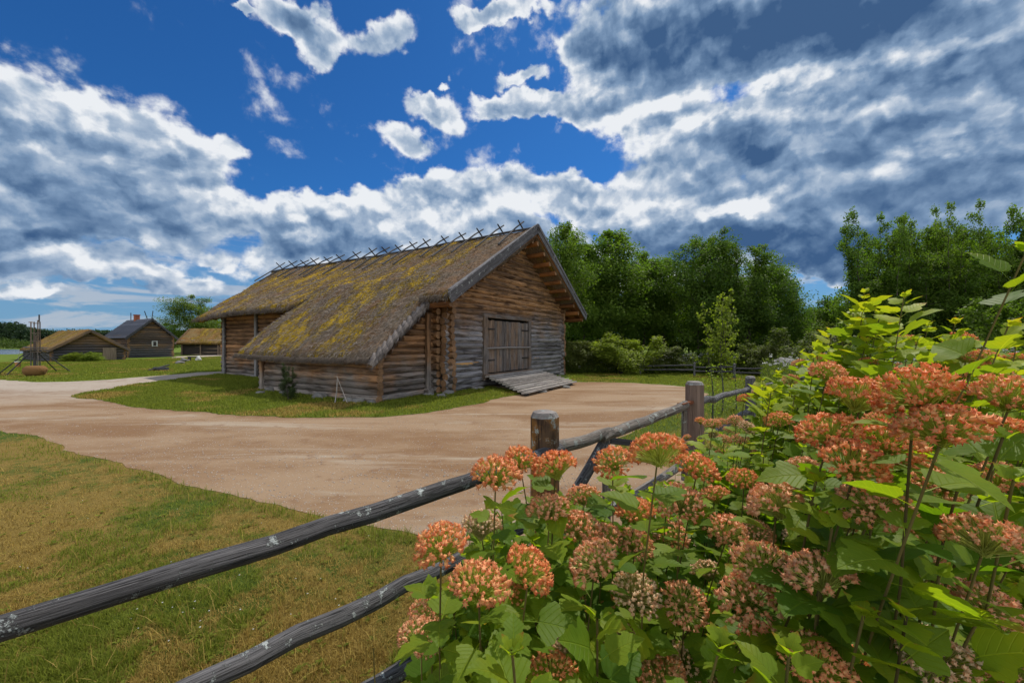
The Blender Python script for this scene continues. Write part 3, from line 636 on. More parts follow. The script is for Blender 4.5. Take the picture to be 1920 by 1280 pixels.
# ramp
mb = MB(); k = 11
RA, RB, RC, RD = Vector((1.80, -.26, .44)), Vector((5.65, -.26, .44)), Vector((.52, -2.60, .085)), Vector((4.50, -2.60, .085))
for i in range(k):
    t = (i+.48)/k; a_ = RA.lerp(RC, t); b_ = RB.lerp(RD, t); j = random.uniform(-.05, .05)
    mb.board(a_+Vector((j, 0, random.uniform(-.006, .006))), b_+Vector((random.uniform(-.05, .05), 0, random.uniform(-.006, .006))), 2.34/k*.93, .055, (0, .15, 1), bev=.006)
ramp = mb.build('door_ramp', W_RAMP, None); ramp.location = BO; ramp.rotation_euler = (0, 0, BA)
tag(ramp, 'sloping plank ramp leading up to the double door of the thatched barn', 'ramp')
mb = MB()
for q in (.06, .5, .94): mb.tube([RA.lerp(RB, q)-Vector((0, 0, .11)), RC.lerp(RD, q)-Vector((0, -.1, .07))], [.075, .06], 8)
mb.build('support_log', W_DARK, ramp)
# purlins and soffit under the front overhang
OV = .95; nrm = Vector((-(ZA-ZE), 0, 5.5)).normalized()
for side in (-1, 1):
    mb = MB()
    for i in range(10):
        d = .25+i*.56; u = APEX_U+side*d
        if d > 5.5: break
        zz = zroof(u)-.40; rad = .105*random.uniform(.9, 1.1)
        mb.tube([(u, .6, zz), (u, -.3, zz+random.uniform(-.01, .01)), (u, -OV+.06+random.uniform(-.0, .05), zz+.01)], [rad, rad, rad*.95], 10, True, mat=0, endmat=1)
    mb.build('purlin', [W_SOFF, W_END], barn)
    mb = MB()
    for i in range(5):
        v = -OV+.1+i*.28-.0
        mb.board((APEX_U+side*.05, v, zroof(APEX_U)-.26), (APEX_U+side*5.35, v, zroof(APEX_U+5.35)-.26), .25, .025, (side*nrm.x*-1, 0, nrm.z))
    mb.build('soffit', W_SOFF, barn)
for side in (-1, 1):
    mb = MB(); mb.board((APEX_U-side*.07, -OV-.03, ZA+.06), (APEX_U+side*5.50, -OV-.03, zroof(APEX_U+5.50)-.14), .34, .05, (0, 1, 0), taper=.95)
    mb.board((APEX_U-side*.02, -OV-.075, ZA+.12), (APEX_U+side*5.46, -OV-.075, zroof(APEX_U+5.46)-.04), .12, .035, (0, 1, 0)) if side > 0 else mb.board((APEX_U, -OV+.05, ZA+.13), (APEX_U-5.4, -OV+.05, zroof(APEX_U+5.4)+.02), .12, .10, (nrm.x, 0, nrm.z))
    mb.build('barge_board', W_BARGE, barn)
# ------------------------------------------------------------------ thatch
def ss(a, b, x): t = np.clip((x-a)/(b-a), 0, 1); return t*t*(3-2*t)
def thatch_sheet(name, S, V, P, thick, mat, parent, edge_s=(True, True), edge_v=(True, True), moss=.05, seed=0, droop=.05):
    """S: 0..1 across the slope (0 ridge, 1 eave), V 0..1 along; P(s, v) -> base x,y,z arrays and normal"""
    s, v = np.meshgrid(S, V, indexing='ij'); x, y, z, n = P(s, v)
    nz = fbm(x*1.1, y*2.4, s=seed, o=5)-.5; nf = fbm(x*7, y*12, s=seed+3, o=4)-.5; ft = vnoise(x*14, y*46, s=seed+9)-.5
    L = np.hypot(np.hypot(x[-1, 0]-x[0, 0], y[-1, 0]-y[0, 0]), z[-1, 0]-z[0, 0]); W = abs(y[0, -1]-y[0, 0])
    d = np.full(s.shape, 9.0)
    if edge_s[1]: d = np.minimum(d, (1-s)*L)
    if edge_v[0]: d = np.minimum(d, v*W)
    if edge_v[1]: d = np.minimum(d, (1-v)*W)
    rd = np.sqrt(np.clip(1-(1-np.clip(d/.22, 0, 1))**2, 0, 1))
    off = -thick*(1-rd)*.75+(nz*.13+nf*.05+ft*.022)*np.clip(rd+.25, 0, 1)+moss*np.clip(fbm(x*.8+3, y*1.7, s=seed+21, o=4)-.53, 0, 1)*4
    top = np.stack([x+n[0]*off, y, z+n[2]*off], -1)
    jag = (fbm(x*0, y*3.0, s=seed+2, o=4)-.5)*.22+(vnoise(x*9, y*45, s=seed+2)-.5)*.05
    top[-1, :, 2] += jag[-1, :]*.8-droop
    tk = thick*(1-.35*ss(.55, 1, s))*(1+.5*(fbm(y*3.5, x*0, s=seed+40, o=4)-.5)); bot = np.stack([x-n[0]*tk, y, z-n[2]*tk], -1); bot[-1, :, 0] -= np.sign(n[0]+1e-9)*.06
    a, b = s.shape; idx = np.arange(a*b).reshape(a, b); o = a*b
    q = lambda I: np.stack([I[:-1, :-1], I[1:, :-1], I[1:, 1:], I[:-1, 1:]], -1).reshape(-1, 4)
    F = [q(idx), q(idx+o)[:, ::-1]]
    def strip(r): return np.stack([r[:-1], r[1:], r[1:]+o, r[:-1]+o], -1)
    F += [strip(idx[0]), strip(idx[-1])[:, ::-1], strip(idx[:, 0])[:, ::-1], strip(idx[:, -1])]
    VV = np.concatenate([top.reshape(-1, 3), bot.reshape(-1, 3)])
    me = mesh_np(name, VV, F); bm = bmesh.new(); bm.from_mesh(me); bmesh.ops.recalc_face_normals(bm, faces=bm.faces[:]); bm.to_mesh(me); bm.free()
    return link(name, me, mat, parent), top
VR, VE = 18.7, 15.4          # the ridge reaches further back than the eaves
def P_main(side):
    def P(s, v):
        end = VR+(VE-VR)*s**.8; y = -OV+.02+(end+OV)*v
        if side < 0: s = s*(1-.19*ss(.15, .40, y)*(1-ss(6.7, 7.3, y)))     # the lean-to roof takes over from the eave here
        u = APEX_U+side*5.5*s
        sag = -.10*np.sin(np.pi*np.clip((y-1)/15, 0, 1))*(1-s)
        z = ZA-(ZA-ZE)*s+sag-.06*np.sin(np.pi*s)
        if side < 0: z = z-ss(10.5, 15.4, y)*ss(.6, 1, s)*.10-.12*ss(12, 15.4, y)*s
        return u, y, z, (side*nrm.x*-1, 0, nrm.z)
    return P
roof, topL = thatch_sheet('roof', np.linspace(0, 1, 150), np.linspace(0, 1, 430), P_main(-1), .30, M_THATCH, barn, seed=1, edge_v=(False, True))
thatch_sheet('roof', np.linspace(0, 1, 60), np.linspace(0, 1, 170), P_main(1), .28, M_THATCH, barn, seed=2, edge_v=(False, True))
LV0, LV1 = .12, 7.1
def P_lean(s, v):
    u0 = .45; u = u0+(-2.98-u0)*s; y = LV0+(LV1-LV0)*v+.9*s*0+(.35*(1-s))*v
    z0 = zroof(u0)+.05; z = z0+(1.28-z0)*s+.06*np.sin(np.pi*s)
    z = z-.05*np.sin(np.pi*v)*s
    return u, y, z, (-.56, 0, .83)
lean, topl = thatch_sheet('lean_to_roof', np.linspace(0, 1, 110), np.linspace(0, 1, 200), P_lean, .20, mat_thatch('thatch_lean_to', seed=4.3, thr=-.015, gold=(.56, .36, .02)), barn, seed=5)
# loose straw ends standing out of the thatch
def straws(top, n, name, mat, ln=(.06, .16)):
    a, b = top.shape[:2]; i = rng.integers(0, a-2, n); j = rng.integers(0, b-1, n)
    p = top[i, j]*.5+top[i+1, j]*.5+rng.normal(0, .02, (n, 3))*[1, 1, 0]; d = top[i+1, j]-top[i, j]; d /= np.linalg.norm(d, axis=1)[:, None]
    d = d+rng.normal(0, .22, (n, 3)); d[:, 2] += rng.uniform(.02, .35, n); d /= np.linalg.norm(d, axis=1)[:, None]
    PV = [(-.5, 0, 0), (.5, 0, 0), (.3, 1, 0), (-.3, 1, 0)]; l = rng.uniform(*ln, n)
    M = frames(p, d, rng.normal(0, 1, (n, 3))+[0, 0, 1.5], np.stack([np.full(n, .011), l, l], 1))
    V, F, _, A = bake(PV, [[(0, 1, 2, 3)]], M, per={'rnd': rng.uniform(0, 1, n)}); return V, F, A
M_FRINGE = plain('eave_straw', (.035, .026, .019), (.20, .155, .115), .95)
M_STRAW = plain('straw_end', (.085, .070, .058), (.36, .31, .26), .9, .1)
V, F, A = straws(topL, 26000, '', None); o = link('loose_straw', mesh_np('loose_straw', V, F, attrs=A), M_STRAW, roof); tag(o, kind='stuff')
V, F, A = straws(topl, 16000, '', None); o = link('loose_straw', mesh_np('loose_straw', V, F, attrs=A), M_STRAW, lean); tag(o, kind='stuff')
# eave fringe and rolled bundles along the raking edge of the lean-to
mb = MB(); nb = 19
for i in range(nb):
    s = (i+.5)/nb; x, y, z, _ = [np.asarray(q).item() if not isinstance(q, tuple) else q for q in P_lean(np.array(s), np.array(0.0))]
    if s < .17: continue
    c = Vector((x, y-.02, z-.13)); d = Vector((-.80, -.18, -.56)).normalized()
    L = .25; pts = [c-d*L*.55+Vector((0, .06, .03)), c-d*L*.1+Vector((0, -.05, .02)), c+d*L*.35+Vector((0, -.085, -.03)), c+d*L*.62+Vector((0, -.05, -.10))]
    mb.tube(pts, [.055, .085, .115, .085], 12, True, jit=.2, flat=.9)
    for k in range(26):
        a = random.uniform(0, 6.28); q = pts[2]+Vector((random.gauss(0, .04), math.cos(a)*.10-.02, math.sin(a)*.10)); e = q+d*random.uniform(.12, .24)+Vector((random.gauss(0, .03), random.gauss(-.01, .03), random.uniform(-.12, -.02)))
        mb.add([q, q+Vector((0, .012, .004)), e], [(0, 1, 2)], [(0, a), (.01, a), (.1, a)])
mb.build('thatch_bundle', M_BUNDLE, lean)
def fringe(P, side, v0, v1, n, parent, name, z1):
    mb_v = []; mb_f = []; rn = []
    for i in range(n):
        v = random.uniform(0, 1)
        if random.random() > .25+1.5*max(0, float(vnoise(v*70, 0, s=n))-.35): continue
        x, y, z, nn = P(np.array(1.0), np.array(v)); x, y, z = float(x), float(y), float(z)
        q = Vector((x+side*.02, y, z-random.uniform(.02, z1))); d = Vector((side*random.uniform(.5, 1), random.gauss(0, .3), -random.uniform(.5, 1.2))).normalized()*random.uniform(.06, .17); w = Vector((0, .016, 0))
        b = len(mb_v); mb_v += [q-w, q+w, q+d]; mb_f.append((b, b+1, b+2)); rn += [random.random()]*3
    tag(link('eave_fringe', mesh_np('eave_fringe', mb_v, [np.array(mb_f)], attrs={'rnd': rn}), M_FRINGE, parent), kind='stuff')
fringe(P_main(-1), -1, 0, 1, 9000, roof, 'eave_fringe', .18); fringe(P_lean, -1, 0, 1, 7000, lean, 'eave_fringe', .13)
# ridge pole and the crossed poles that hold the ridge
mb = MB()
pts = [(APEX_U, v, ZA+.05-.10*math.sin(math.pi*min(1, max(0, (v-1)/15)))+random.uniform(-.02, .02)) for v in np.linspace(-OV+.1, VR-.05, 22)]
mb.tube(pts, .05, 8); mb.build('ridge_pole', W_DARK, barn)
mb = MB(); V_ = []; 
rp = np.array([(APEX_U+rng.normal(0, .12), v, 0) for v in np.linspace(-OV+.1, VR-.1, 260)])
def ridge_v(px):
    lo, hi = -2.0, 19.0
    for _ in range(40):
        m_ = (lo+hi)/2; w_ = bw(APEX_U, m_, 6.6); q = CX+FPX*w_.x/w_.y
        if q > px: lo = m_
        else: hi = m_
    return lo
for i, px in enumerate([523, 546, 568, 587, 612, 635, 666, 696, 720, 745, 772, 797, 831, 864, 897, 936, 974]):
    v = ridge_v(px); v = min(v, VR-.25); sag = -.10*math.sin(math.pi*min(1, max(0, (v-1)/15))); zt = ZA+sag
    mb = MB(); sl = (ZA-ZE)/5.5; up = random.uniform(.34, .46); l = random.uniform(1.5, 2.1); sk = min(random.uniform(-.1, .1), VR+(VE-VR)*(l/5.5)**.8-.15-v)
    mb.tube([(APEX_U-l, v+.02+sk, zt-l*sl+.09), (APEX_U-.25, v+.02+sk*.3, zt+.13), (APEX_U+.40, v+.02, zt+up+.16)], [.036, .034, .030], 7)
    mb.tube([(APEX_U+l*.8, v-.05, zt-l*.8*sl+.09), (APEX_U+.25, v-.05, zt+.13), (APEX_U-.20, v-.05, zt+up+.05)], [.036, .034, .030], 7)
    mb.build('crossed_ridge_poles', W_DARK, barn)
# ------------------------------------------------------------------ lean-to walls
mb = MB(); logs(mb, .09, 3.1, .185, lambda z: (max(-2.60, .2-(3.15-z)/.72*.93) if z > 1.0 else -2.60, -.02), 'u', .40, 0, r=.103, seed=11); mb.build('wall', [W_LOGB, W_END], barn)
mb = MB(); logs(mb, .07, 1.22, .19, lambda z: (.40, 6.0), 'v', -2.55, .17, r=.11, seed=12); mb.build('wall', [W_LOGB, W_END], barn)
mb = MB(); logs(mb, .09, 2.5, .19, lambda z: (max(-2.43, .2-(2.95-z)/.72*.93) if z > 1.0 else -2.43, -.02), 'u', 6.0, .1, r=.11, seed=13); mb.build('wall', [W_LOGB, W_END], barn)
mb = MB(); mb.board((-.67, .24, .15), (-.67, .24, 2.5), .17, .10, (0, 1, 0)); mb.tube([(-.67, .12, .12), (-.67, .42, .12)], .13, 10); mb.build('corner_post', W_LOGB, barn)
mb = MB()
for i in range(11):      # log ends of the inner cross wall
    mb.tube([(-.28, .60, .12+i*.25), (-.28, .16, .12+i*.25)], .115*random.uniform(.9, 1.08), 10, True, mat=0, endmat=1)
mb.build('log_end', [W_LOGB, W_END], barn)
mb = MB(); mb.tube([(-2.56, .15, 1.26), (-2.56, 3.5, 1.22), (-2.56, 6.8, 1.24)], .08, 8); mb.build('eave_plate', W_SOFF, barn)
for v in (5.95,):
    mb = MB(); mb.tube([(-2.66, v, .0), (-2.66, v, 1.15)], .10, 8); mb.build('corner_post', W_LOGB, barn)
for i, v in enumerate([.8, 1.15, 2.5, 4.3, 5.4]):
    mb = MB(); r_ = random.uniform(.10, .24); rock(mb, (-2.70-random.uniform(0, .12), v, -.02), (.16, r_*1.3, r_), i+70); mb.build('footing_stone', M_STONE, barn)
# crossed sticks leaning at the low wall, stones beside the barn
st = gnd(628, 757); s2 = gnd(652, 757); mb = MB(); t = at(632, 709, st.y+.25)
mb.tube([st, (st+t)/2+Vector((.02, 0, 0)), t+Vector((0, .02, .03))], [.018, .015, .011], 6); mb.tube([s2, t+Vector((-.01, 0, .06))], [.014, .010], 6)
tag(mb.build('crossed_sticks', W_RAMP), 'two thin pale sticks crossed against the low lean-to wall', 'sticks')
for i, (px, py, s, lb) in enumerate([(487, 738, .14, 'rounded grey stone on the grass left of the lean-to'), (827, 744, .17, 'flat pale stone by the left corner of the gabled front wall'), (898, 729, .18, 'pale stone in the grass left of the ramp'), (1017, 735, .16, 'flat stone under the front edge of the ramp'), (1062, 727, .15, 'flat stone at the right front corner of the ramp')]):
    mb = MB(); g = gnd(px, py); rock(mb, (g.x, g.y, .02), (s, s*.8, s*.45), i+20); tag(mb.build('stone', M_STONE), lb, 'stone', 'stones lying around the barn')
# ------------------------------------------------------------------ foreground fence and gate
W_RAIL = wood('fence_rail_wood', (.018, .016, .017), (.22, .215, .22), cracks=.7, lichen=.20, freq=170, along=7, ls=3.2, blotch=.35, bump=1.0, lcol=(.50, .54, .52))
W_RAILB = wood('gate_pole_wood', (.07, .055, .045), (.33, .29, .25), cracks=.6, lichen=.30, freq=110, along=5, ls=2, blotch=.4, bump=.8, lcol=(.40, .42, .38))
W_POST = wood('post_wood', (.035, .020, .012), (.17, .10, .06), accent=(.42, .19, .045), cracks=.8, freq=60, along=2.5, lichen=.15, ls=2, blotch=.6, big=7)
W_POSTB = wood('post_wood_smooth', (.10, .065, .05), (.26, .185, .145), cracks=.3, freq=60, along=3)
W_TOP = wood('post_top_wood', (.09, .075, .065), (.34, .31, .29), cracks=.7, freq=14, lichen=.35, ls=3)
def post(mb, x, y, h, r, facets=9, seed=0):
    rr = random.Random(seed); A = [2*math.pi*i/facets+rr.uniform(-.12, .12) for i in range(facets)]; R = [r*rr.uniform(.93, 1.05) for _ in A]
    lev = [(0, 1.03), (h*.5, 1.0), (h-.035, .98), (h-.006, .80), (h, .55)]; vs = []; uv = []
    for z, k in lev:
        for a, q in zip(A, R): vs.append((x+math.cos(a)*q*k, y+math.sin(a)*q*k, z)); uv.append((z, a*r))
    n = facets; fs = [(i*n+j, i*n+(j+1) % n, (i+1)*n+(j+1) % n, (i+1)*n+j) for i in range(2) for j in range(n)]
    mb.add(vs, fs, uv, .5, 0, smooth=False)
    top = [v for v in vs[2*n:]]; mb.add(top, [(i*n+j, i*n+(j+1) % n, (i+1)*n+(j+1) % n, (i+1)*n+j) for i in range(2) for j in range(n)]+[tuple(range(2*n, 3*n))], [(v[0]*3, v[1]*3) for v in top], .6, 1, smooth=False)
P1 = Vector((.186, 2.32, 0)); P2 = Vector((1.88, 4.12, 0)); P3 = Vector((4.35, 7.3, 0))
def rail(mb, a, b, r0, r1, k=10, wob=.012, mat=0):
    a, b = Vector(a), Vector(b); pts = []; rs = []
    for i in range(k+1):
        t = i/k; p = a.lerp(b, t)+Vector((random.gauss(0, wob*.4), random.gauss(0, wob*.4), random.gauss(0, wob*.45)-.01*math.sin(math.pi*t))); pts.append(p); rs.append((r0+(r1-r0)*t)*random.uniform(.96, 1.04))
    mb.tube(pts, rs, 18, True, mat=mat, jit=.05)
f1 = tag(empty('rail_fence', P1), 'near section of pole fence with long lichen-spotted grey rails and split-topped post', 'fence')
mb = MB(); post(mb, 0, 0, 1.252, .084, 10, 3); mb.build('post', [W_POST, W_TOP], f1)
d1 = Vector((-1.30, -1.50, 0)).normalized(); off = Vector((.0, -.0, 0))
def L1(px, py, Y): return at(px, py, Y)-P1
for (a, b, ra, rb) in ((at(-330, 1288, .60), at(1047, 842, 2.36), .022, .039), (at(40, 1440, .80), at(1010, 972, 2.30), .025, .034), (at(560, 1370, 1.25), at(1010, 1092, 2.28), .030, .038)):
    mb = MB(); rail(mb, a-P1, b-P1, ra, rb, 14, .007); mb.build('rail', [W_RAIL], f1)
g = tag(empty('pole_gate', P1), 'gate of peeled poles with V braces between the two thick posts', 'gate')
def GP(s, z): p = P1+(P2-P1)*s; return Vector((p.x, p.y, z))-P1
J = .285
mb = MB(); rail(mb, GP(.045, 1.02), GP(J+.01, 1.005), .040, .036, 5, .004); mb.build('rail', W_RAILB, g)
mb = MB(); rail(mb, GP(J-.015, .995), GP(.90, 1.03), .040, .040, 7, .006); mb.tube([GP(J-.02, .985)+Vector((-.02, -.02, 0)), GP(J+.02, 1.0)], .043, 10); mb.build('rail', W_RAILB, g)
mb = MB(); mb.board(GP(.84, 1.045), GP(.955, 1.045), .06, .035, (0, 0, 1)); mb.build('gate_latch_board', wood('red_brown_board', (.10, .03, .012), (.30, .10, .04), cracks=.4), g)
mb = MB(); rail(mb, GP(.03, .45), GP(.95, .47), .040, .037, 7, .004); mb.build('rail', W_RAILB, g)
for s in (J, .885):
    mb = MB(); mb.tube([GP(s, .30), GP(s, .98)], [.030, .027], 10, jit=.06); mb.build('stile', W_RAILB, g)
mb = MB(); rail(mb, GP(J-.01, .95), GP(.07, .60), .036, .036, 4, .003); mb.build('brace', W_RAIL, g)
mb = MB(); mb.board(GP(J+.01, .95), GP(.72, .70), .05, .045, (0, 0, 1)); mb.build('brace', W_DARK, g)
f2 = tag(empty('rail_fence', P2), 'pole fence section running away from the smooth brown gate post into the shrubs', 'fence')
mb = MB(); post(mb, 0, 0, 1.247, .088, 14, 5); mb.build('post', [W_POSTB, W_TOP], f2)
mb = MB(); post(mb, (P3-P2).x, (P3-P2).y, 1.03, .085, 10, 6); mb.build('post', [W_RAIL, W_TOP], f2)
for z0, z1, r in ((1.03, .79, .040), (.64, .42, .042)):
    mb = MB(); rail(mb, (.07, .06, z0), (P3-P2)+Vector((-.03, 0, z1)), r, r*.95, 10, .02); mb.build('rail', W_RAIL, f2)
P4 = Vector((8.6, 11.3, 0)); mb = MB(); rail(mb, (P3-P2)+Vector((.04, .03, .80)), (P4-P2)+Vector((0, 0, .75)), .04, .04, 8); mb.build('rail', W_RAIL, f2)
mb = MB(); post(mb, (P4-P2).x, (P4-P2).y, 1.0, .08, 10, 7); mb.build('post', [W_RAIL, W_TOP], f2)
# far fence across the meadow
fa = tag(empty('rail_fence', gnd(1302, 707)), 'low grey two-rail fence crossing the meadow before the dark trees', 'fence'); o_ = fa.location.copy()
pp = [(1100, 699), (1200, 702), (1302, 705), (1377, 709), (1470, 713), (1580, 718)]
pw_ = [gnd(*q) for q in pp]
for p in pw_[1:]:
    mb = MB(); q = p-o_; post(mb, q.x, q.y, .68 if p.x > 6 else .5, .06, 8, int(p.x*10)); mb.build('post', [W_RAIL, W_TOP], fa)
for zz in (.58, .34):
    for a, b in zip(pw_[:-1], pw_[1:]):
        mb = MB(); rail(mb, a-o_+Vector((0, 0, zz*.75)), b-o_+Vector((0, 0, zz*.9)), .035, .04, 5, .02); mb.build('rail', W_DARK, fa)
# ------------------------------------------------------------------ distant houses
W_OLD = wood('old_log_wall', (.045, .034, .028), (.20, .150, .115), accent=(.26, .16, .085), cracks=.5, freq=20, grey=((.13, .125, .13), .3, 2.0), big=.6)
W_OLD2 = wood('pale_board_wall', (.12, .085, .06), (.36, .27, .19), cracks=.4)
M_TH2 = mat_thatch('thatch_far', gold=(.36, .24, .04), base=((.12, .085, .04), (.33, .23, .10)), seed=9, thr=.02)
M_SLATE = plain('shingle', (.030, .034, .045), (.105, .11, .135), .8, nscale=12, bump=.4)
def house(name, label, c, rot, hw, L, ze, za, thick, rmat, over=.45, slate=False, wall=W_OLD, eo=.5):
    h = tag(empty(name, c, rot), label, 'log house'); sl = (za-ze)/(hw+eo)
    mb = MB()
    span = lambda z: (-hw, hw) if z < ze+sl*eo-.15 else ((-(za-.2-z)/sl, (za-.2-z)/sl) if za-.2-z > .15 else None)
    logs(mb, .1, za, .24, span, 'u', 0, 0, r=.135, seed=int(c.x*7)); mb.build('wall', [wall, W_END], h)
    mb = MB(); logs(mb, .1, za, .24, span, 'u', L, 0, r=.135, seed=3); mb.build('wall', [wall, W_END], h)
    for s in (-1, 1):
        mb = MB(); logs(mb, .1, ze+sl*eo-.1, .24, lambda z: (0, L), 'v', s*hw, .12, r=.135, seed=9+s); mb.build('wall', [wall, W_END], h)
    n = Vector((-(za-ze), 0, hw+eo)).normalized(); tops = []
    for s in (-1, 1):
        P = lambda S, V, s=s: (s*(hw+eo)*S, -over+(L+2*over)*V, za-(za-ze)*S-(.05 if not slate else 0)*np.sin(np.pi*S), (-s*n.x, 0, n.z))
        if slate:
            mb = MB()
            for i in range(9):
                t0 = i/9; t1 = (i+1)/9; mb.board(((hw+eo)*s*(t0+t1)/2, -over, za-(za-ze)*(t0+t1)/2), ((hw+eo)*s*(t0+t1)/2, L+over, za-(za-ze)*(t0+t1)/2), (hw+eo)/9*1.35, .07, (s*n.x*-1+s*.12, 0, n.z))
            mb.build('roof', rmat, h)
        else:
            o, t = thatch_sheet('roof', np.linspace(0, 1, 36), np.linspace(0, 1, 90), P, thick, rmat, h, seed=int(abs(c.x))+s)
    for s in (-1, 1):
        mb = MB(); mb.board((0, -over-.03, za-.1), (s*(hw+eo), -over-.03, ze-.1), .2, .05, (0, 1, 0)); mb.build('barge_board', W_DARK if slate else W_OLD, h)
    return h
ROT = BA
c1 = Vector((-37.3, 35.3, 0))
h1 = house('thatched_house', 'low log house with golden mossy thatch, leftmost of the distant houses', c1, ROT, 2.25, 9.5, .95, 2.75, .22, M_TH2, eo=.35)
mb = MB(); mb.board((1.25, -.2, .05), (1.25, -.2, 1.15), .9, .06, (0, 1, 0)); mb.build('door', W_OLD2, h1)
c2 = Vector((-38.8, 43.0, 0))
h2 = house('shingled_house', 'taller log house with steep dark shingle roof and a small white window', c2, ROT, 1.85, 6.6, 2.05, 4.15, .1, M_SLATE, slate=True, eo=.35)
mb = MB(); mb.board((.25, -.17, 1.18), (.25, -.17, 1.76), .50, .05, (0, 1, 0)); wn = mb.build('window', M_WHITE, h2)
mb = MB(); mb.board((.25, -.21, 1.25), (.25, -.21, 1.69), .24, .03, (0, 1, 0)); mb.build('pane', M_IRON, wn)
mb = MB(); mb.board((0, 4.1, 3.9), (0, 4.1, 4.65), .45, .45, (0, 1, 0)); mb.board((0, 4.1, 4.65), (0, 4.1, 4.73), .55, .55, (0, 1, 0)); mb.build('chimney', plain('red_brick', (.22, .06, .03), (.38, .13, .07), .9), h2)
for v, dx in ((-.2, .1), (1.0, -.25), (5.9, 0)):
    mb = MB(); mb.tube([(0, v, 4.1), (dx, v, 5.0)], .04, 6); mb.build('ridge_stick', W_DARK, h2)
c3 = Vector((-41.6, 52.2, 0))
h3 = house('thatched_house', 'long thatched log house with a dark open porch behind the barn corner', c3, D2R(-90)+.08, 1.9, 10.5, 1.5, 3.4, .24, M_TH2, wall=W_OLD2, eo=.6)
mb = MB(); mb.board((2.0, .1, .7), (2.0, 4.4, .7), 1.45, .08, (1, 0, 0)); mb.build('porch_shade_panel', M_IRON, h3)  # solid dark panel painted in for the shade inside the porch
for v in (.1, 2.3, 4.4):
    mb = MB(); mb.tube([(2.15, v, 0), (2.15, v, 1.5)], .07, 7); mb.build('porch_post', W_OLD2, h3)
# low grey fence by the first house and hedge strip are built with the plants
# ------------------------------------------------------------------ timber frame with hay drum, bucket
b0 = gnd(66, 704); fr = tag(empty('timber_frame', b0), 'tall frame of four thin posts held by splayed poles on the left lawn', 'wooden frame')
def lp(px, py, Y): return at(px, py, Y)-b0
Yf = b0.y+.9
for px in (58, 64, 71, 75):
    mb = MB(); Yp = Yf+(.5 if px in (64, 75) else 0); t = lp(px, 603 if px != 71 else 600, Yp); b = Vector((t.x, t.y, 0)); mb.tube([b, t], .024, 6); mb.build('post', W_OLD, fr)
for (a, b) in (((54, 604), (61, 604)), ((62, 606), (74, 606)), ((56, 654), (76, 652)), ((56, 660), (76, 660)), ((57, 640), (75, 640)), ((57, 625), (74, 625))):
    mb = MB(); mb.tube([lp(*a, Yf), lp(*b, Yf)], .022, 6); mb.build('crossbar', W_OLD, fr)
    mb = MB(); mb.tube([lp(*a, Yf+.5), lp(*b, Yf+.5)], .020, 6); mb.build('crossbar', W_OLD, fr)
mb = MB(); mb.board(lp(54, 657, Yf+.25), lp(78, 656, Yf+.25), .6, .06, (0, 0, 1)); mb.build('platform', W_OLD, fr)
mb = MB(); mb.board(lp(65.5, 628, Yf+.25), lp(65.5, 700, Yf+.25), .14, .05, (0, 1, 0)); mb.build('centre_board', W_OLD, fr)
for (tx, ty, fx, fy) in ((55, 656, -4, 702), (56, 662, 11, 704), (70, 660, 108, 697), (74, 656, 133, 697)):
    mb = MB(); f = gnd(fx, fy)-b0; mb.tube([lp(tx, ty, Yf), f], [.022, .028], 6); mb.build('splayed_leg', W_DARK, fr)
mb = MB(); p = lp(73.5, 600, Yf); mb.tube([p+Vector((0, 0, -.1)), p+Vector((0, 0, .28))], .03, 6); mb.build('finial', W_DARK, fr)
M_HAY = plain('hay', (.12, .055, .018), (.36, .20, .075), .95, nscale=30, bump=1.0)
mb = MB(); mb.tube([(-.40, 0, .24), (-.37, 0, .25), (-.28, 0, .26), (-.1, 0, .26), (.12, 0, .26), (.28, 0, .26), (.36, 0, .25), (.39, 0, .24)], [.10, .18, .245, .26, .26, .24, .17, .09], 20, True, jit=.06)
hb = mb.build('hay_roll', M_HAY); hb.location = gnd(66, 705); hb.rotation_euler = (0, 0, .35); tag(hb, 'round brown hay roll lying under the timber frame', 'hay roll')
mb = MB(); mb.tube([(0, 0, -.14), (0, 0, .10)], [.085, .11], 12); bk = mb.build('bucket', plain('orange_wood', (.36, .16, .06), (.55, .28, .12))); bk.location = at(33.5, 682.5, 20.3)
mb = MB(); mb.tube([(0, 0, .10), (0, 0, .14)], [.125, .12], 12); mb.build('lid', M_WHITE, bk); mb = MB(); mb.tube([(0, 0, .14), (.05, .05, .75)], .008, 5); mb.build('rope', W_RAMP, bk)
tag(bk, 'small orange bucket with white lid hung from a splayed pole of the timber frame', 'bucket')
# seesaw-like log and low stone seats on the left lawn
s0 = gnd(300, 695); ss_ = tag(empty('tilted_plank', s0), 'dark plank tilted over a short stump on the left lawn', 'plank')
mb = MB(); mb.board(at(279, 694, 22.6)-s0, at(317, 684, 23.4)-s0, .14, .07, (0, 0, 1)); mb.build('plank', W_DARK, ss_)
mb = MB(); mb.tube([(-.35, 0, .10), (.35, .1, .10)], .12, 10); mb.build('stump', W_DARK, ss_)
for i, (px, py, sx, sz, lb) in enumerate([(337, 682, .28, .16, 'flat topped grey boulder, nearest of the row on the left lawn'), (344, 678.5, .24, .24, 'dark rounded boulder in the middle of the row on the left lawn'), (352, 677, .14, .12, 'small grey boulder in the row on the left lawn'), (372, 676.5, .22, .28, 'pale upright block at the far end of the boulder row')]):
    mb = MB(); gg = gnd(px, py); rock(mb, (0, 0, sz*.4), (sx, sx, sz), i+40); o = mb.build('boulder', M_WHITE if i == 3 else M_STONE); o.location = gg; tag(o, lb, 'boulder', 'boulders on the left lawn')
bn = gnd(365, 676.5); be = tag(empty('low_bench', bn), 'low dark bench beside the pale block on the left lawn', 'bench')
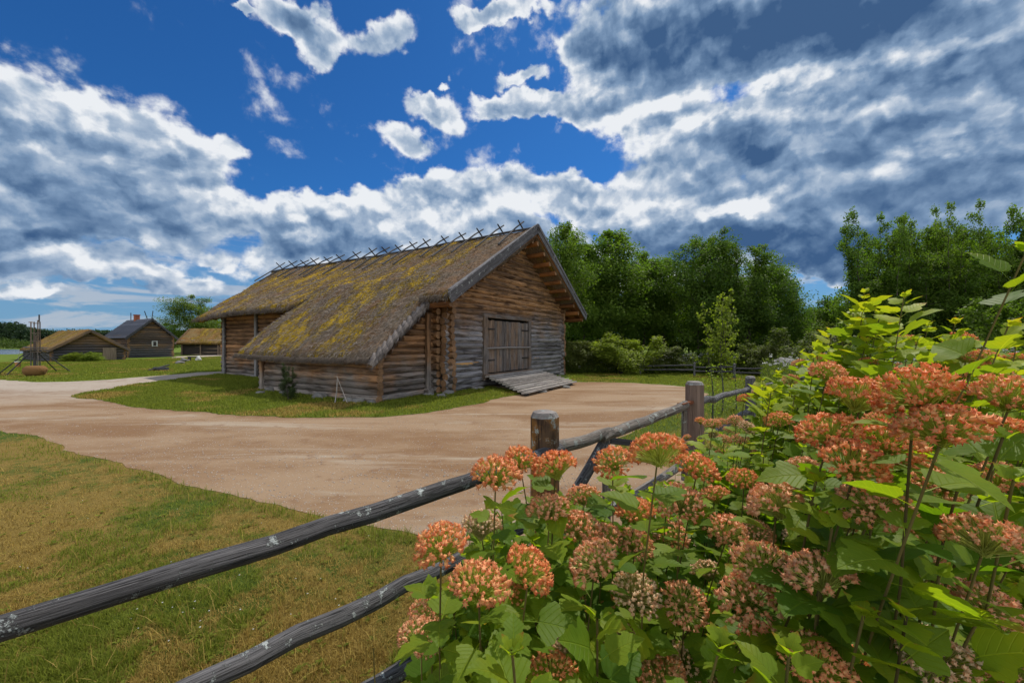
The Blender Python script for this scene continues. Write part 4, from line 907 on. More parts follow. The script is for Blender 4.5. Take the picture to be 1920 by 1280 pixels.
mb = MB(); mb.board((-.55, 0, .36), (.35, .1, .36), .3, .06, (0, 0, 1)); mb.build('seat', W_DARK, be)
for x in (-.45, .25):
    mb = MB(); mb.board((x, 0, 0), (x, 0, .34), .25, .08, (0, 1, 0)); mb.build('leg', W_DARK, be)
mb = MB(); g_ = gnd(1500, 716); rock(mb, (0, 0, .35), (.95, .7, .62), 61); o = mb.build('boulder', M_STONE); o.location = at(1497, 716, 16)-Vector((0, 0, .05)); o.location.z = 0; tag(o, 'large grey boulder behind the yellow-green shrub tips on the right', 'boulder')
# ------------------------------------------------------------------ trees
def leafmat(name, c1, c2, tr=.5, t2=None, gloss=.2):
    m, nt = material(name); r = nt.attr('rnd'); oi = nt.node('ShaderNodeObjectInfo').outputs['Random']
    c = nt.mix(r, c1, c2); c = nt.mix(nt.math('MULTIPLY', oi, .35), c, nt.mix(1.0, c, (1.25, 1.0, .75), 'MULTIPLY'))
    tc = nt.mix(1.0, c, t2 or (1.25, 1.45, .5), 'MULTIPLY')
    return finish(m, nt, c, .6, None, gloss, tr, tc)
L_BIRCH = leafmat('birch_leaves', (.056, .118, .015), (.160, .245, .034)); L_DARK = leafmat('alder_leaves', (.042, .094, .014), (.125, .200, .028))
L_LIGHT = leafmat('young_leaves', (.130, .190, .022), (.270, .330, .055)); L_FARD = leafmat('ivy_leaves', (.018, .035, .012), (.05, .08, .02), .2); L_OLIVE = leafmat('olive_leaves', (.060, .085, .020), (.150, .185, .045))
W_BARK = wood('bark', (.028, .022, .018), (.14, .12, .10), cracks=.6, freq=14)
LEAFV = np.array([(0, 0, 0), (.36, .42, .10), (0, .5, 0), (-.36, .42, .10), (0, 1, -.12)]); LEAFF = [np.array([(0, 1, 2), (0, 2, 3), (1, 4, 2), (2, 4, 3)])]
def crown(kind, n, leaf, seed, trunk_r=.11):
    """unit-height tree (height 1, radius about .3): returns trunk MB and leaf arrays"""
    rr = random.Random(seed); nr = np.random.default_rng(seed); mb = MB(); tips = []
    stems = {'birch': 1, 'multi': 5, 'round': 2, 'sparse': 5, 'shrub': 7}[kind]
    for s in range(stems):
        a = rr.uniform(0, 6.28); sp = {'birch': .02, 'multi': .16, 'round': .10, 'sparse': .20, 'shrub': .25}[kind]
        H = rr.uniform(.84, 1.0) if s else 1.0; b = Vector((math.cos(a)*sp*.35, math.sin(a)*sp*.35, 0)); t = Vector((math.cos(a)*sp, math.sin(a)*sp, H))
        pts = [b.lerp(t, k/8)+Vector((rr.gauss(0, .010), rr.gauss(0, .010), 0))*(k > 0) for k in range(9)]
        r0 = .013 if stems == 1 else .008; mb.tube(pts, [r0*(1-.9*k/8) for k in range(9)], 6, False)
        nb = {'birch': 60, 'multi': 17, 'round': 30, 'sparse': 15, 'shrub': 9}[kind]
        z0 = {'birch': .22, 'multi': .10, 'round': .16, 'sparse': .05, 'shrub': .05}[kind]
        for i in range(nb):
            f = z0+(1-z0)*(i+rr.random())/nb; p = pts[min(7, int(f*8))].lerp(pts[min(8, int(f*8)+1)], f*8-int(f*8)) if f < 1 else pts[8]
            g = (f-z0)/(1-z0)
            L = {'birch': .33*(1-g)**.6*min(1, .6+g*2.2)+.025, 'multi': .23*(1-g)**.6+.03, 'round': .30*math.sqrt(max(0, 1-(2*g-.85)**2*.8)), 'sparse': .20*(1-g)**.8+.035, 'shrub': .30*(1-g)**.4}[kind]*rr.uniform(.65, 1.15)
            az = rr.uniform(0, 6.28); up = rr.uniform(.25, .8) if kind != 'round' else rr.uniform(.1, .7)
            d = Vector((math.cos(az), math.sin(az), up)).normalized(); e = p+d*L; m_ = p.lerp(e, .5)+Vector((0, 0, -.01))
            mb.tube([p, m_, e], [.0042*(1-.6*g), .003*(1-.6*g), .0012], 4, False)
            for q in (.35, .55, .75, .92, 1.05): tips.append((p.lerp(e, q)+Vector((0, 0, rr.gauss(0, .008))), L*.20+.018, g))
        for f in np.linspace(.50, 1.0, 16):      # leafy leader up to the pointed top
            i0 = min(7, int(f*8)); tips.append((pts[i0].lerp(pts[i0+1], min(1, f*8-i0)), .016+.045*(1-f), 1))
    T = np.array([x[0] for x in tips]); W = np.array([x[1] for x in tips]); wt = W**1.3; wt /= wt.sum(); I = nr.choice(len(T), n, p=wt)
    g = nr.normal(0, 1, (n, 3)); g *= np.minimum(1, 1.9/np.linalg.norm(g, axis=1))[:, None]
    P = T[I]+g*W[I][:, None]*[.62, .62, .95 if kind == 'shrub' else .5]; P[:, 2] = np.maximum(P[:, 2], .004)
    out = P-np.array([0, 0, .5]); out[:, 2] *= .4; out /= np.linalg.norm(out, axis=1)[:, None]+1e-6
    zd = nr.normal(0, .55, (n, 3))+out*.6+[0, 0, .75]; yd = nr.normal(0, .7, (n, 3))+out*.7-[0, 0, .35]
    clump = nr.uniform(0, 1, len(T))[I]
    M = frames(P, yd, zd, leaf*nr.uniform(.6, 1.35, n)); V, F, _, A = bake(LEAFV, LEAFF, M, per={'rnd': np.clip(clump*.65+nr.uniform(0, .45, n), 0, 1)})
    return mb, (V, F, A)
PROTO = {}
def tree_proto(key, kind, n, leaf, seed):
    mb, (V, F, A) = crown(kind, n, leaf, seed); me = mesh_np('crown', V, F, attrs=A, smooth=False)
    to = mb.build('trunk', W_BARK); tm = to.data; bpy.data.objects.remove(to); PROTO[key] = (me, tm, {})
def tree(name, key, loc, h, w, mat, label, cat='tree', group=None, rot=None):
    me, tm, cache = PROTO[key]
    if mat.name not in cache:
        c = me.copy(); c.materials.append(mat); cache[mat.name] = c
    e = empty(name, loc, random.uniform(0, 6.28) if rot is None else rot); e.scale = (w/.62, w/.62, h); tag(e, label, cat, group)
    a = bpy.data.objects.new('crown', cache[mat.name]); COL.objects.link(a); a.parent = e
    b = bpy.data.objects.new('trunk', tm); COL.objects.link(b); b.parent = e; return e
for i in range(3): tree_proto('birch%d' % i, 'birch', 24000, .0155, 100+i)
for i in range(3): tree_proto('multi%d' % i, 'multi', 30000, .0145, 200+i)
for i in range(2): tree_proto('round%d' % i, 'round', 28000, .0145, 300+i)
for i in range(3): tree_proto('sparse%d' % i, 'sparse', 24000, .0135, 400+i)
for i in range(3): tree_proto('shrub%d' % i, 'shrub', 14000, .026, 500+i)
tree_proto('young', 'sparse', 2000, .036, 611)
def put(name, key, px, top, Y, wpx, mat, label, cat='tree', group=None, zb=0):
    p = at(px, 641, Y); h = EYE+(CY-top)/FPX*Y-zb; tree(name, key, (p.x, p.y, zb), h, wpx/FPX*Y*1.05, mat, label, cat, group)
GA = 'trees behind the meadow'
for a in [
 ('birch_tree', 'birch0', 1058, 430, 24.0, 120, L_BIRCH, 'tall narrow tree rising just right of the barn gable'),
 ('birch_tree', 'birch1', 1092, 462, 26.5, 120, L_BIRCH, 'birch in the gap between the tree at the gable and its broad neighbour'),
 ('birch_tree', 'birch2', 1143, 440, 27.0, 160, L_BIRCH, 'broad pointed tree, second tall top from the barn gable'),
 ('birch_tree', 'birch0', 1205, 482, 29.0, 130, L_BIRCH, 'lower tree left in the dip of the tree line'),
 ('birch_tree', 'birch1', 1246, 488, 29.0, 130, L_BIRCH, 'lower tree at the right end of the dip in the tree line'),
 ('alder_tree', 'round0', 1316, 448, 26.0, 140, L_DARK, 'dark round-headed tree, left top of the central tree clump'),
 ('alder_tree', 'multi1', 1345, 452, 27.5, 96, L_DARK, 'dark tree in the middle of the central clump behind the yellow sapling'),
 ('alder_tree', 'multi0', 1382, 442, 26.0, 140, L_DARK, 'highest dark tree top of the central clump'),
 ('alder_tree', 'round1', 1440, 476, 27.0, 112, L_DARK, 'dark tree on the right shoulder of the central clump'),
 ('alder_tree', 'multi2', 1474, 510, 28.0, 78, L_DARK, 'small dark tree at the right end of the central clump'),
 ('leafy_tree', 'sparse0', 1643, 392, 18.5, 130, L_BIRCH, 'loose pointed tree, left top of the right tree group'),
 ('leafy_tree', 'multi1', 1700, 425, 19.5, 112, L_BIRCH, 'dense lower tree between the two left tops of the right group'),
 ('leafy_tree', 'sparse1', 1748, 392, 18.0, 130, L_BIRCH, 'slender tree top in the middle of the right group'),
 ('leafy_tree', 'sparse2', 1803, 402, 18.5, 120, L_BIRCH, 'thin topped tree right of the middle of the right group'),
 ('leafy_tree', 'sparse0', 1848, 386, 17.5, 130, L_BIRCH, 'tallest wispy tree of the right group with airy top'),
 ('leafy_tree', 'multi2', 1880, 445, 17.0, 110, L_DARK, 'dense dark tree at the right end of the right group'),
 ('leafy_tree', 'multi1', 1822, 428, 19.5, 150, L_BIRCH, 'full crowned tree filling the gap behind the wispy right tops'),
 ('leafy_tree', 'multi2', 1668, 440, 20.0, 130, L_BIRCH, 'full tree just behind the left top of the right group'),
 ('leafy_tree', 'round0', 1738, 450, 20.5, 150, L_DARK, 'round dark tree at the back of the right group'),
 ('leafy_tree', 'multi0', 1935, 520, 18.5, 120, L_BIRCH, 'lower tree at the right edge of the photo behind the near twig'),
 ('leafy_tree', 'multi0', 1760, 500, 17.5, 150, L_DARK, 'low dense dark tree filling the foot of the right group'),
 ('leafy_tree', 'multi1', 1660, 520, 17.8, 130, L_DARK, 'low dark tree at the left foot of the right group')]:
    put(*a, cat='tree', group=GA)
# the wood behind them
BK = [(1070, 500, 33, 110), (1130, 500, 34, 110), (1185, 510, 34, 110), (1240, 520, 35, 110), (1290, 510, 34, 110), (1350, 500, 33, 120), (1420, 500, 33, 120), (1040, 520, 32, 100)]
for i, (px, top, Y, w) in enumerate(BK):
    put('alder_tree', 'multi%d' % (i % 3), px, top, Y, w, L_DARK, 'dark tree in the second row filling the wood behind the meadow', cat='tree', group='second row trees')
# under-storey shrubs along the foot of the wood
SH = [(1075, 640, 21.5, 70, L_OLIVE, 'low olive shrub beside the right barn corner'), (1180, 628, 20.5, 105, L_LIGHT, 'round light green bush below the tall trees'), (1135, 648, 21.5, 70, L_OLIVE, 'small olive bush left of the round light green bush'), (1235, 650, 21.5, 80, L_OLIVE, 'loose bush right of the round light green bush'),
 (1290, 656, 23, 70, L_DARK, 'dark low bush under the central clump'), (1425, 640, 20, 70, L_OLIVE, 'spindly bush with pale leaves right of the yellow sapling'), (1470, 650, 20, 80, L_OLIVE, 'olive bush at the right foot of the central clump'),
 (1520, 560, 30, 90, L_DARK, 'dense green tree in the gap between the tree groups'), (1560, 585, 28, 100, L_OLIVE, 'grey green bush in the gap left of the right group'), (1590, 552, 24, 90, L_BIRCH, 'pale edged tree leaning into the gap from the right group'), (1520, 610, 18.5, 110, L_OLIVE, 'wide olive bush in front of the gap between tree groups'), (1580, 620, 16, 110, L_OLIVE, 'broad olive bush behind the yellow-green shoots'), (1900, 560, 14, 120, L_BIRCH, 'leafy green bush at the right edge of the photo'), (1660, 640, 14, 120, L_DARK, 'dark undergrowth bush behind the tall shoots')]
for i, (px, top, Y, w, mt, lb) in enumerate(SH): put('bush', 'shrub%d' % (i % 3), px, top, Y, w, mt, lb, cat='bush', group='bushes along the wood edge')
g_ = gnd(548, 752); tree('climbing_plant', 'sparse2', (g_.x-.1, g_.y+.12, 0), 1.05, .55, L_FARD, 'dark leafy plant climbing the left end of the low lean-to wall', 'plant')
put('sapling', 'young', 1344, 548, 20.0, 74, L_LIGHT, 'young yellow-green sapling standing alone before the dark clump', 'sapling')
# left side
L_GREENL = leafmat('far_maple_leaves', (.070, .120, .020), (.170, .240, .045))
put('maple_tree', 'round1', 356, 556, 58, 96, L_GREENL, 'rounded green tree behind the thatched house by the barn', 'tree')
put('maple_tree', 'round0', 318, 606, 60, 60, L_BIRCH, 'lower green tree behind the shingled house roof', 'tree')
put('maple_tree', 'round0', 395, 600, 62, 70, L_GREENL, 'green tree half hidden by the barn eave', 'tree')
for i, (px, py, w) in enumerate([(125, 668, 34), (150, 666, 34), (172, 665, 34)]):
    g_ = gnd(px, 677.5); tree('bush', 'shrub%d' % i, (g_.x, g_.y, 0), EYE-(py-CY)/FPX*g_.y+.25, w/FPX*g_.y, L_LIGHT, ['leftmost bush of the low row before the first log house', 'middle bush of the low row before the first log house', 'right bush of the low row before the first log house'][i], 'bush', 'bushes before the first log house')
# saplings on stakes behind the gate post
for i, (px, yt, yb, lb) in enumerate([(1333, 690, 785, 'thin bare sapling stem nearest the brown gate post'), (1352, 682, 772, 'leafy thin sapling in the middle behind the right rail'), (1377, 700, 768, 'thin bent sapling stem near the third fence post')]):
    g_ = gnd(px+3, yb); e = tag(empty('young_sapling', g_), lb, 'sapling', 'young saplings behind the gate post'); t = at(px, yt, g_.y)-g_; mb = MB()
    mb.tube([(0, 0, 0), t*.5+Vector((.03, 0, 0)), t], [.018, .013, .006], 6)
    if i == 2: mb.tube([t, t+Vector((.12, 0, .08)), t+Vector((.26, 0, -.35))], [.006, .005, .004], 5)
    mb.build('stem', W_DARK, e); n = 160; f = rng.uniform(.05, 1, n); P = np.array([tuple(t*x) for x in f])+rng.normal(0, .07, (n, 3))
    if i == 1: P[:90] = rng.normal(0, 1, (90, 3))*[.16, .16, .12]+[.05, 0, .25]
    M = frames(P, rng.normal(0, 1, (n, 3)), rng.normal(0, .6, (n, 3))+[0, 0, 1], rng.uniform(.03, .07, n)); V, F, _, A = bake(LEAFV, LEAFF, M, per={'rnd': rng.uniform(0, 1, n)})
    link('foliage', mesh_np('foliage', V, F, attrs=A, smooth=False), L_LIGHT, e)
# ------------------------------------------------------------------ meadow with white umbels along the wood
def meadow(name, label, n, region, h, mat, cat='meadow plants', leaf=(.05, .11)):
    X, Y = region(n); k = len(X); H = h*rng.uniform(.3, 1, k)*(.6+.8*fbm(X*.5, Y*.5, s=8, o=3)); Z = H*rng.uniform(.2, 1, k)
    M = frames(np.stack([X, Y, Z], 1), rng.normal(0, .7, (k, 3))+[0, 0, .8], rng.normal(0, 1, (k, 3)), np.stack([rng.uniform(*leaf, k)*.6, rng.uniform(*leaf, k)*1.8, rng.uniform(*leaf, k)], 1))
    V, F, _, A = bake(LEAFV, LEAFF, M, per={'rnd': rng.uniform(0, 1, k)}); return tag(link(name, mesh_np(name, V, F, attrs=A, smooth=False), mat), label, cat, kind='stuff')
def reg(pxr, Yr):
    def f(n):
        px = rng.uniform(*pxr, n); Y = 1/(1/Yr[1]+(1/Yr[0]-1/Yr[1])*rng.uniform(0, 1, n)); return (px-CX)/FPX*Y, Y
    return f
meadow('meadow_plants', 'tall green meadow growth between far fence and wood', 60000, reg((1035, 1640), (20.5, 27)), .95, L_OLIVE)
meadow('meadow_plants', 'rank green growth below the right tree group', 60000, reg((1430, 2050), (9.5, 17)), 1.0, L_OLIVE)
meadow('wood_edge_plants', 'lighter leafy plants along the foot of the wood', 22000, reg((1040, 1560), (20.5, 23)), .75, L_BIRCH, 'meadow plants')
def umbels(reg_, n, zr, label, r=.05):
    X, Y = reg_(n); Z = rng.uniform(*zr, n); m = 14; a = rng.uniform(0, 6.28, (n, m)); q = np.sqrt(rng.uniform(0, 1, (n, m)))*r
    o = dots('white_umbels', (X[:, None]+np.cos(a)*q*1.0).ravel(), (Y[:, None]+np.sin(a)*q).ravel(), 0, .013, M_WHITE, label, 'wild flowers', 5)
    me = o.data; co = np.zeros(len(me.vertices)*3, np.float32); me.vertices.foreach_get('co', co); co = co.reshape(-1, 3); pv = len(co)//(n*m); co[:, 2] += np.repeat(np.repeat(Z, m)+rng.normal(0, .01, n*m), pv); me.vertices.foreach_set('co', co.ravel()); return o
umbels(reg((1240, 1430), (20.5, 22.5)), 420, (.5, 1.05), 'white umbel flowers in the meadow behind the far fence', .07)
umbels(reg((1040, 1240), (20.5, 22.5)), 200, (.3, .8), 'white umbel flowers at the foot of the wood near the barn', .06)
umbels(reg((1790, 1990), (8.5, 11.5)), 120, (1.25, 1.6), 'white umbel flowers in the growth at the right edge', .05)
umbels(reg((1430, 1760), (10.5, 14)), 160, (.9, 1.3), 'scattered white umbels behind the yellow-green shoots', .05)
meadow('meadow_plants', 'tall green stalks below the white umbels at the right edge', 26000, reg((1760, 2050), (7.5, 11.5)), 1.55, L_BIRCH, leaf=(.03, .07))
# ------------------------------------------------------------------ far woods: soft clumps of leaf-sized faces on rising ground
def hill(name, cx0, cx1, Y, top, depth):
    n = 60; X = np.linspace((cx0-CX)/FPX*Y, (cx1-CX)/FPX*Y, n); hz = EYE+(CY-top)/FPX*Y; pr = np.interp(np.linspace(0, 1, n), [0, .15, .5, .85, 1], [0, .8, 1, .8, 0])+fbm(np.linspace(0, 6, n), np.zeros(n), s=4)*.12-.06
    V = []; 
    for j, (dy, k) in enumerate([(0, 0), (.25, .45), (.5, .8), (.75, 1), (1.4, .9), (2, 0)]): V += [(X[i], Y+depth*dy, max(-.5, hz*pr[i]*k)-.5*(k == 0)) for i in range(n)]
    I = np.arange(6*n).reshape(6, n); F = np.stack([I[:-1, :-1], I[:-1, 1:], I[1:, 1:], I[1:, :-1]], -1).reshape(-1, 4)
    return tag(link(name, mesh_np(name, V, [F]), M_LAWN), kind='structure'), pr, X, hz
def far_wood(name, label, px0, px1, Y, dY, hz, n, size, mat, pointed=False, zf=None, wob=.5, sd=1):
    k = n; px = rng.uniform(px0, px1, k); yy = Y+rng.uniform(0, dY, k); X = (px-CX)/FPX*yy
    cell = size*7; ix = np.floor(X/cell+fbm(X/cell/3, yy*0, s=2)*1.0); c = (ix+.5)*cell; d = np.abs(X-c)/(cell*.5)
    hh = hz(px)*(1-wob*.5+wob*_h(ix, ix*0, ix*0, sd)); prof = (1-d) if pointed else np.sqrt(np.clip(1-d*d*.8, 0, 1))
    Z = rng.uniform(0, 1, k)**.6*hh*(.55+.45*prof); zb = 0 if zf is None else zf(X, yy)
    M = frames(np.stack([X, yy, Z+zb], 1), rng.normal(0, 1, (k, 3))-[0, 0, .4], rng.normal(0, .6, (k, 3))+[0, 0, .8], size*rng.uniform(.6, 1.4, k))
    V, F, _, A = bake(LEAFV, LEAFF, M, per={'rnd': np.clip(_h(ix, ix*0+3, ix*0, 5)*.7+rng.uniform(0, .4, k), 0, 1)})
    return tag(link(name, mesh_np(name, V, F, attrs=A, smooth=False), mat), label, 'wood', kind='stuff')
L_FAR = leafmat('far_wood_leaves', (.018, .038, .022), (.050, .085, .035), .25); L_SPRUCE = leafmat('far_spruce', (.012, .028, .024), (.030, .055, .042), .1)
L_MID = leafmat('shore_leaves', (.045, .080, .016), (.105, .150, .032), .3)
h_, pr_, X_, hz_ = hill('hills', 1380, 2300, 330, 572, 90)
def on_hill(hz0, px0, px1, Y, depth, top):
    hmax = EYE+(CY-top)/FPX*Y
    return lambda X, y: hmax*np.interp((X/Y*FPX+CX-px0)/(px1-px0), [0, .15, .5, .85, 1], [0, .8, 1, .8, 0])*np.clip((y-Y)/(depth*.75), 0, 1)
far_wood('spruce_forest', 'dark blue green spruce forest on the far hill at the right', 1400, 2200, 335, 75, lambda p: np.full(len(p), 12.0), 60000, 1.2, L_SPRUCE, True, on_hill(0, 1380, 2300, 330, 90, 572), .4, 3)
far_wood('distant_wood', 'green wood below the far hill in the gap between tree groups', 1420, 2200, 90, 30, lambda p: np.full(len(p), 7.5), 40000, .55, L_MID, False, None, .5, 5)
h2_, a_, b_, c_ = hill('hills', -700, 620, 420, 624, 120)
far_wood('distant_forest', 'low forested ridge on the far side of the lake', -700, 900, 425, 80, lambda p: np.full(len(p), 9.0), 90000, 1.6, L_FAR, False, on_hill(0, -700, 620, 420, 120, 628), .5, 7)
far_wood('distant_wood', 'tall dark trees on the lake shore at the left edge', -500, 62, 150, 25, lambda p: np.interp(p, [-500, 0, 30, 45, 62], [9.4, 9.0, 9.2, 8.6, 6.6]), 110000, .7, L_FAR, False, None, .22, 9)
far_wood('distant_wood', 'darker far trees behind the thatched house by the lake', 60, 330, 165, 25, lambda p: np.interp(p, [60, 100, 330], [6.4, 5.6, 5.8]), 90000, .7, L_FAR, False, None, .4, 10)
far_wood('shore_bushes', 'round green bushes along the far lake shore', -500, 110, 98, 8, lambda p: np.interp(p, [-500, 0, 60, 110], [2.6, 2.2, 1.6, 1.5]), 26000, .28, L_MID, False, None, .7, 11)
# ------------------------------------------------------------------ flowering shrubs in front
def leafshape(detail):
    "three-lobed toothed leaf, length 1, base at the origin, folded along the midrib"
    R = [(.02, 0), (.16, -.03), (.30, .02), (.37, .10), (.47, .13), (.49, .22), (.56, .28), (.52, .35), (.46, .42), (.31, .45), (.27, .51), (.33, .58), (.33, .63), (.31, .71), (.24, .75), (.20, .83), (.13, .87), (.08, .95), (.0, 1.03)]
    if not detail: R = [(.02, 0), (.30, .02), (.50, .22), (.50, .38), (.28, .50), (.30, .70), (.14, .87), (0, 1.03)]
    n = len(R); V = []; UV = []
    def P(x, y): V.append((x, y, .30*abs(x)-.22*y*y-.35*x*x)); UV.append((x, y))
    for x, y in R: P(0, max(0, y*.98+.0 if y > 0 else 0))
    for s in (1, -1):
        for x, y in R: P(s*x*.5, y*.98+.01)
        for x, y in R: P(s*x, y)
    F = []
    for k, s in enumerate((1, -1)):
        m0, e0 = n+k*2*n, 2*n+k*2*n
        for i in range(n-1):
            for a, b in ((0, m0), (m0, e0)):
                q = (a+i, b+i, b+i+1, a+i+1); F.append(q if s > 0 else q[::-1])
    # petiole
    b = len(V); V += [(.012, 0, 0), (-.012, 0, 0), (-.010, -.38, -.03), (.010, -.38, -.03)]; UV += [(0, -.1)]*4; F.append((b, b+1, b+2, b+3))
    return np.array(V), [np.array(F)], np.array(UV)
def leaf_material(name, c1, c2, t2=(1.5, 1.55, .45), tr=.42):
    m, nt = material(name); r = nt.attr('rnd'); uvx = nt.xyz(nt.uv()); x = nt.math('ABSOLUTE', uvx[0]); y = uvx[1]
    c = nt.mix(r, c1, c2)
    w = nt.math('FRACT', nt.math('MULTIPLY', nt.math('SUBTRACT', y, nt.math('MULTIPLY', x, .85)), 6.5)); vein = nt.step(nt.math('ABSOLUTE', nt.math('SUBTRACT', w, .5)), .10, .0)
    mid = nt.step(x, .022, .004); vv = nt.math('MAXIMUM', nt.math('MULTIPLY', vein, .55), mid)
    c = nt.mix(nt.math('MULTIPLY', vv, .55), c, nt.mix(1.0, c, (1.7, 1.5, 1.5), 'MULTIPLY'))
    bl = nt.noise(nt.obj(), 16, 4, .6); c = nt.mix(nt.step(bl, .45, .75), c, nt.mix(1.0, c, (1.35, 1.1, .7), 'MULTIPLY'))
    tip = nt.math('MULTIPLY', nt.step(nt.math('ADD', y, nt.math('MULTIPLY', bl, .5)), .95, 1.3), nt.step(r, .80, .95)); c = nt.mix(tip, c, (.35, .16, .03))
    tc = nt.mix(1.0, c, t2, 'MULTIPLY')
    return finish(m, nt, c, .55, nt.bump(nt.math('SUBTRACT', nt.math('ADD', bl, .5), nt.math('MULTIPLY', vv, .8)), .5, .004), .22, tr, tc)
LM_GREEN = leaf_material('shrub_leaf', (.075, .160, .012), (.250, .340, .024), tr=.56); LM_YEL = leaf_material('shoot_leaf', (.150, .250, .018), (.330, .400, .030), (1.5, 1.45, .5), .5)
LM_MID = leaf_material('mid_shrub_leaf', (.110, .210, .014), (.290, .370, .030), tr=.5)
M_TWIG = wood('twig', (.055, .040, .012), (.20, .17, .05), cracks=.3, freq=12, bump=.3)
LD, LS = leafshape(True), leafshape(False)
# flower heads: a dome of star-shaped bells on fine stalks
def head_mesh(seed, nfl, tipc=0.0, spread=1.05, stalk=True, fl=.105):
    rr = random.Random(seed); nr = np.random.default_rng(seed); k = 10; PV = []; tp = []
    for z, r0, r1, t in ((0, .14, .14, 0), (.38, .50, .46, .35), (.72, .46, .40, .7), (1.02, .98, .34, 1.0)):
        for j in range(k): a = 2*math.pi*j/k; r = r0 if j % 2 == 0 else r1; PV.append((math.cos(a)*r, math.sin(a)*r, z if j % 2 == 0 else z*.86)); tp.append(t)
    PV.append((0, 0, .62)); tp.append(.1)
    F4 = [(i*k+j, i*k+(j+1) % k, (i+1)*k+(j+1) % k, (i+1)*k+j) for i in range(3) for j in range(k)]; F3 = [(3*k+j, 3*k+(j+1) % k, 4*k) for j in range(k)]
    ga = math.pi*(3-math.sqrt(5)); cz = 1-(1-math.cos(spread*1.68))*(np.arange(nfl)+.5)/nfl; cz = np.clip(cz+nr.normal(0, .03, nfl), -.55, 1); th = np.arange(nfl)*ga+nr.normal(0, .18, nfl)
    sn = np.sqrt(np.maximum(0, 1-cz**2)); d = np.stack([np.cos(th)*sn, np.sin(th)*sn, cz], 1); R = .5*nr.uniform(.82, 1.06, nfl); P = d*R[:, None]*[1, 1, .72]
    s = fl*nr.uniform(.55, 1.15, nfl); zd = d+nr.normal(0, .28, (nfl, 3)); ref = nr.normal(0, 1, (nfl, 3))
    z = zd/np.linalg.norm(zd, axis=1)[:, None]; x = np.cross(ref, z); x /= np.linalg.norm(x, axis=1)[:, None]; y = np.cross(z, x)
    M = np.zeros((nfl, 3, 4)); M[:, :, 0] = x*s[:, None]*.62; M[:, :, 1] = y*s[:, None]*.62; M[:, :, 2] = z*s[:, None]*.95; M[:, :, 3] = P-z*s[:, None]*.4
    rn = nr.uniform(0, 1, nfl); V, F, _, A = bake(PV, [F4, F3], M, attrs={'tip': np.array(tp)}, per={'rnd': rn})
    nv = len(V); base = np.array([0, 0, -.22])+nr.normal(0, .03, (nfl, 3)); e = M[:, :, 3]; side = np.cross(e-base, nr.normal(0, 1, (nfl, 3))); side /= np.linalg.norm(side, axis=1)[:, None]; w = .0085
    up = np.cross(side, e-base); up /= np.linalg.norm(up, axis=1)[:, None]
    S = np.stack([base+side*w, base-side*w*.5+up*w*.8, base-side*w*.5-up*w*.8, e+side*w, e-side*w*.5+up*w*.8, e-side*w*.5-up*w*.8], 1).reshape(-1, 3); b = nv+(np.arange(nfl)*6)[:, None, None]
    FS = (b+np.array([[0, 1, 4, 3], [1, 2, 5, 4], [2, 0, 3, 5]])[None]).reshape(-1, 4)
    V = np.concatenate([V, S]); A = {'tip': np.concatenate([A['tip'], np.full(len(S), -.2)]), 'rnd': np.concatenate([A['rnd'], np.repeat(rn, 6)])}
    return mesh_np('flower_head', V, F+[FS], attrs=A, smooth=True)
def head_material(name, base, tip, stalk, tip2):
    m, nt = material(name); t = nt.attr('tip'); r = nt.attr('rnd'); oi = nt.node('ShaderNodeObjectInfo').outputs['Random']
    tc = nt.mix(r, tip, tip2); tc = nt.mix(nt.math('MULTIPLY', oi, .38), tc, (.90, .55, .32))
    c = nt.mix(nt.step(t, .10, .80), base, tc); c = nt.mix(nt.step(t, -.05, -.12), c, stalk)
    return finish(m, nt, c, .5, None, .3, .42)
HM = [head_material('coral_bells', (.88, .62, .24), (.94, .24, .085), (.54, .60, .09), (.97, .43, .15)),
      head_material('salmon_bells', (.86, .64, .32), (.90, .31, .13), (.50, .54, .12), (.92, .52, .29)),
      head_material('tan_bells', (.84, .70, .44), (.84, .46, .25), (.48, .46, .16), (.92, .74, .50))]
HEADS = []
for i in range(9):
    m_ = i//3; me = head_mesh(700+i, [130, 175, 150][i % 3] if i < 6 else 190, fl=[.120, .100, .108][i % 3] if i < 6 else .090, spread=[1.0, 1.15, 1.05][i % 3]); me.materials.append(HM[m_]); HEADS.append(me)
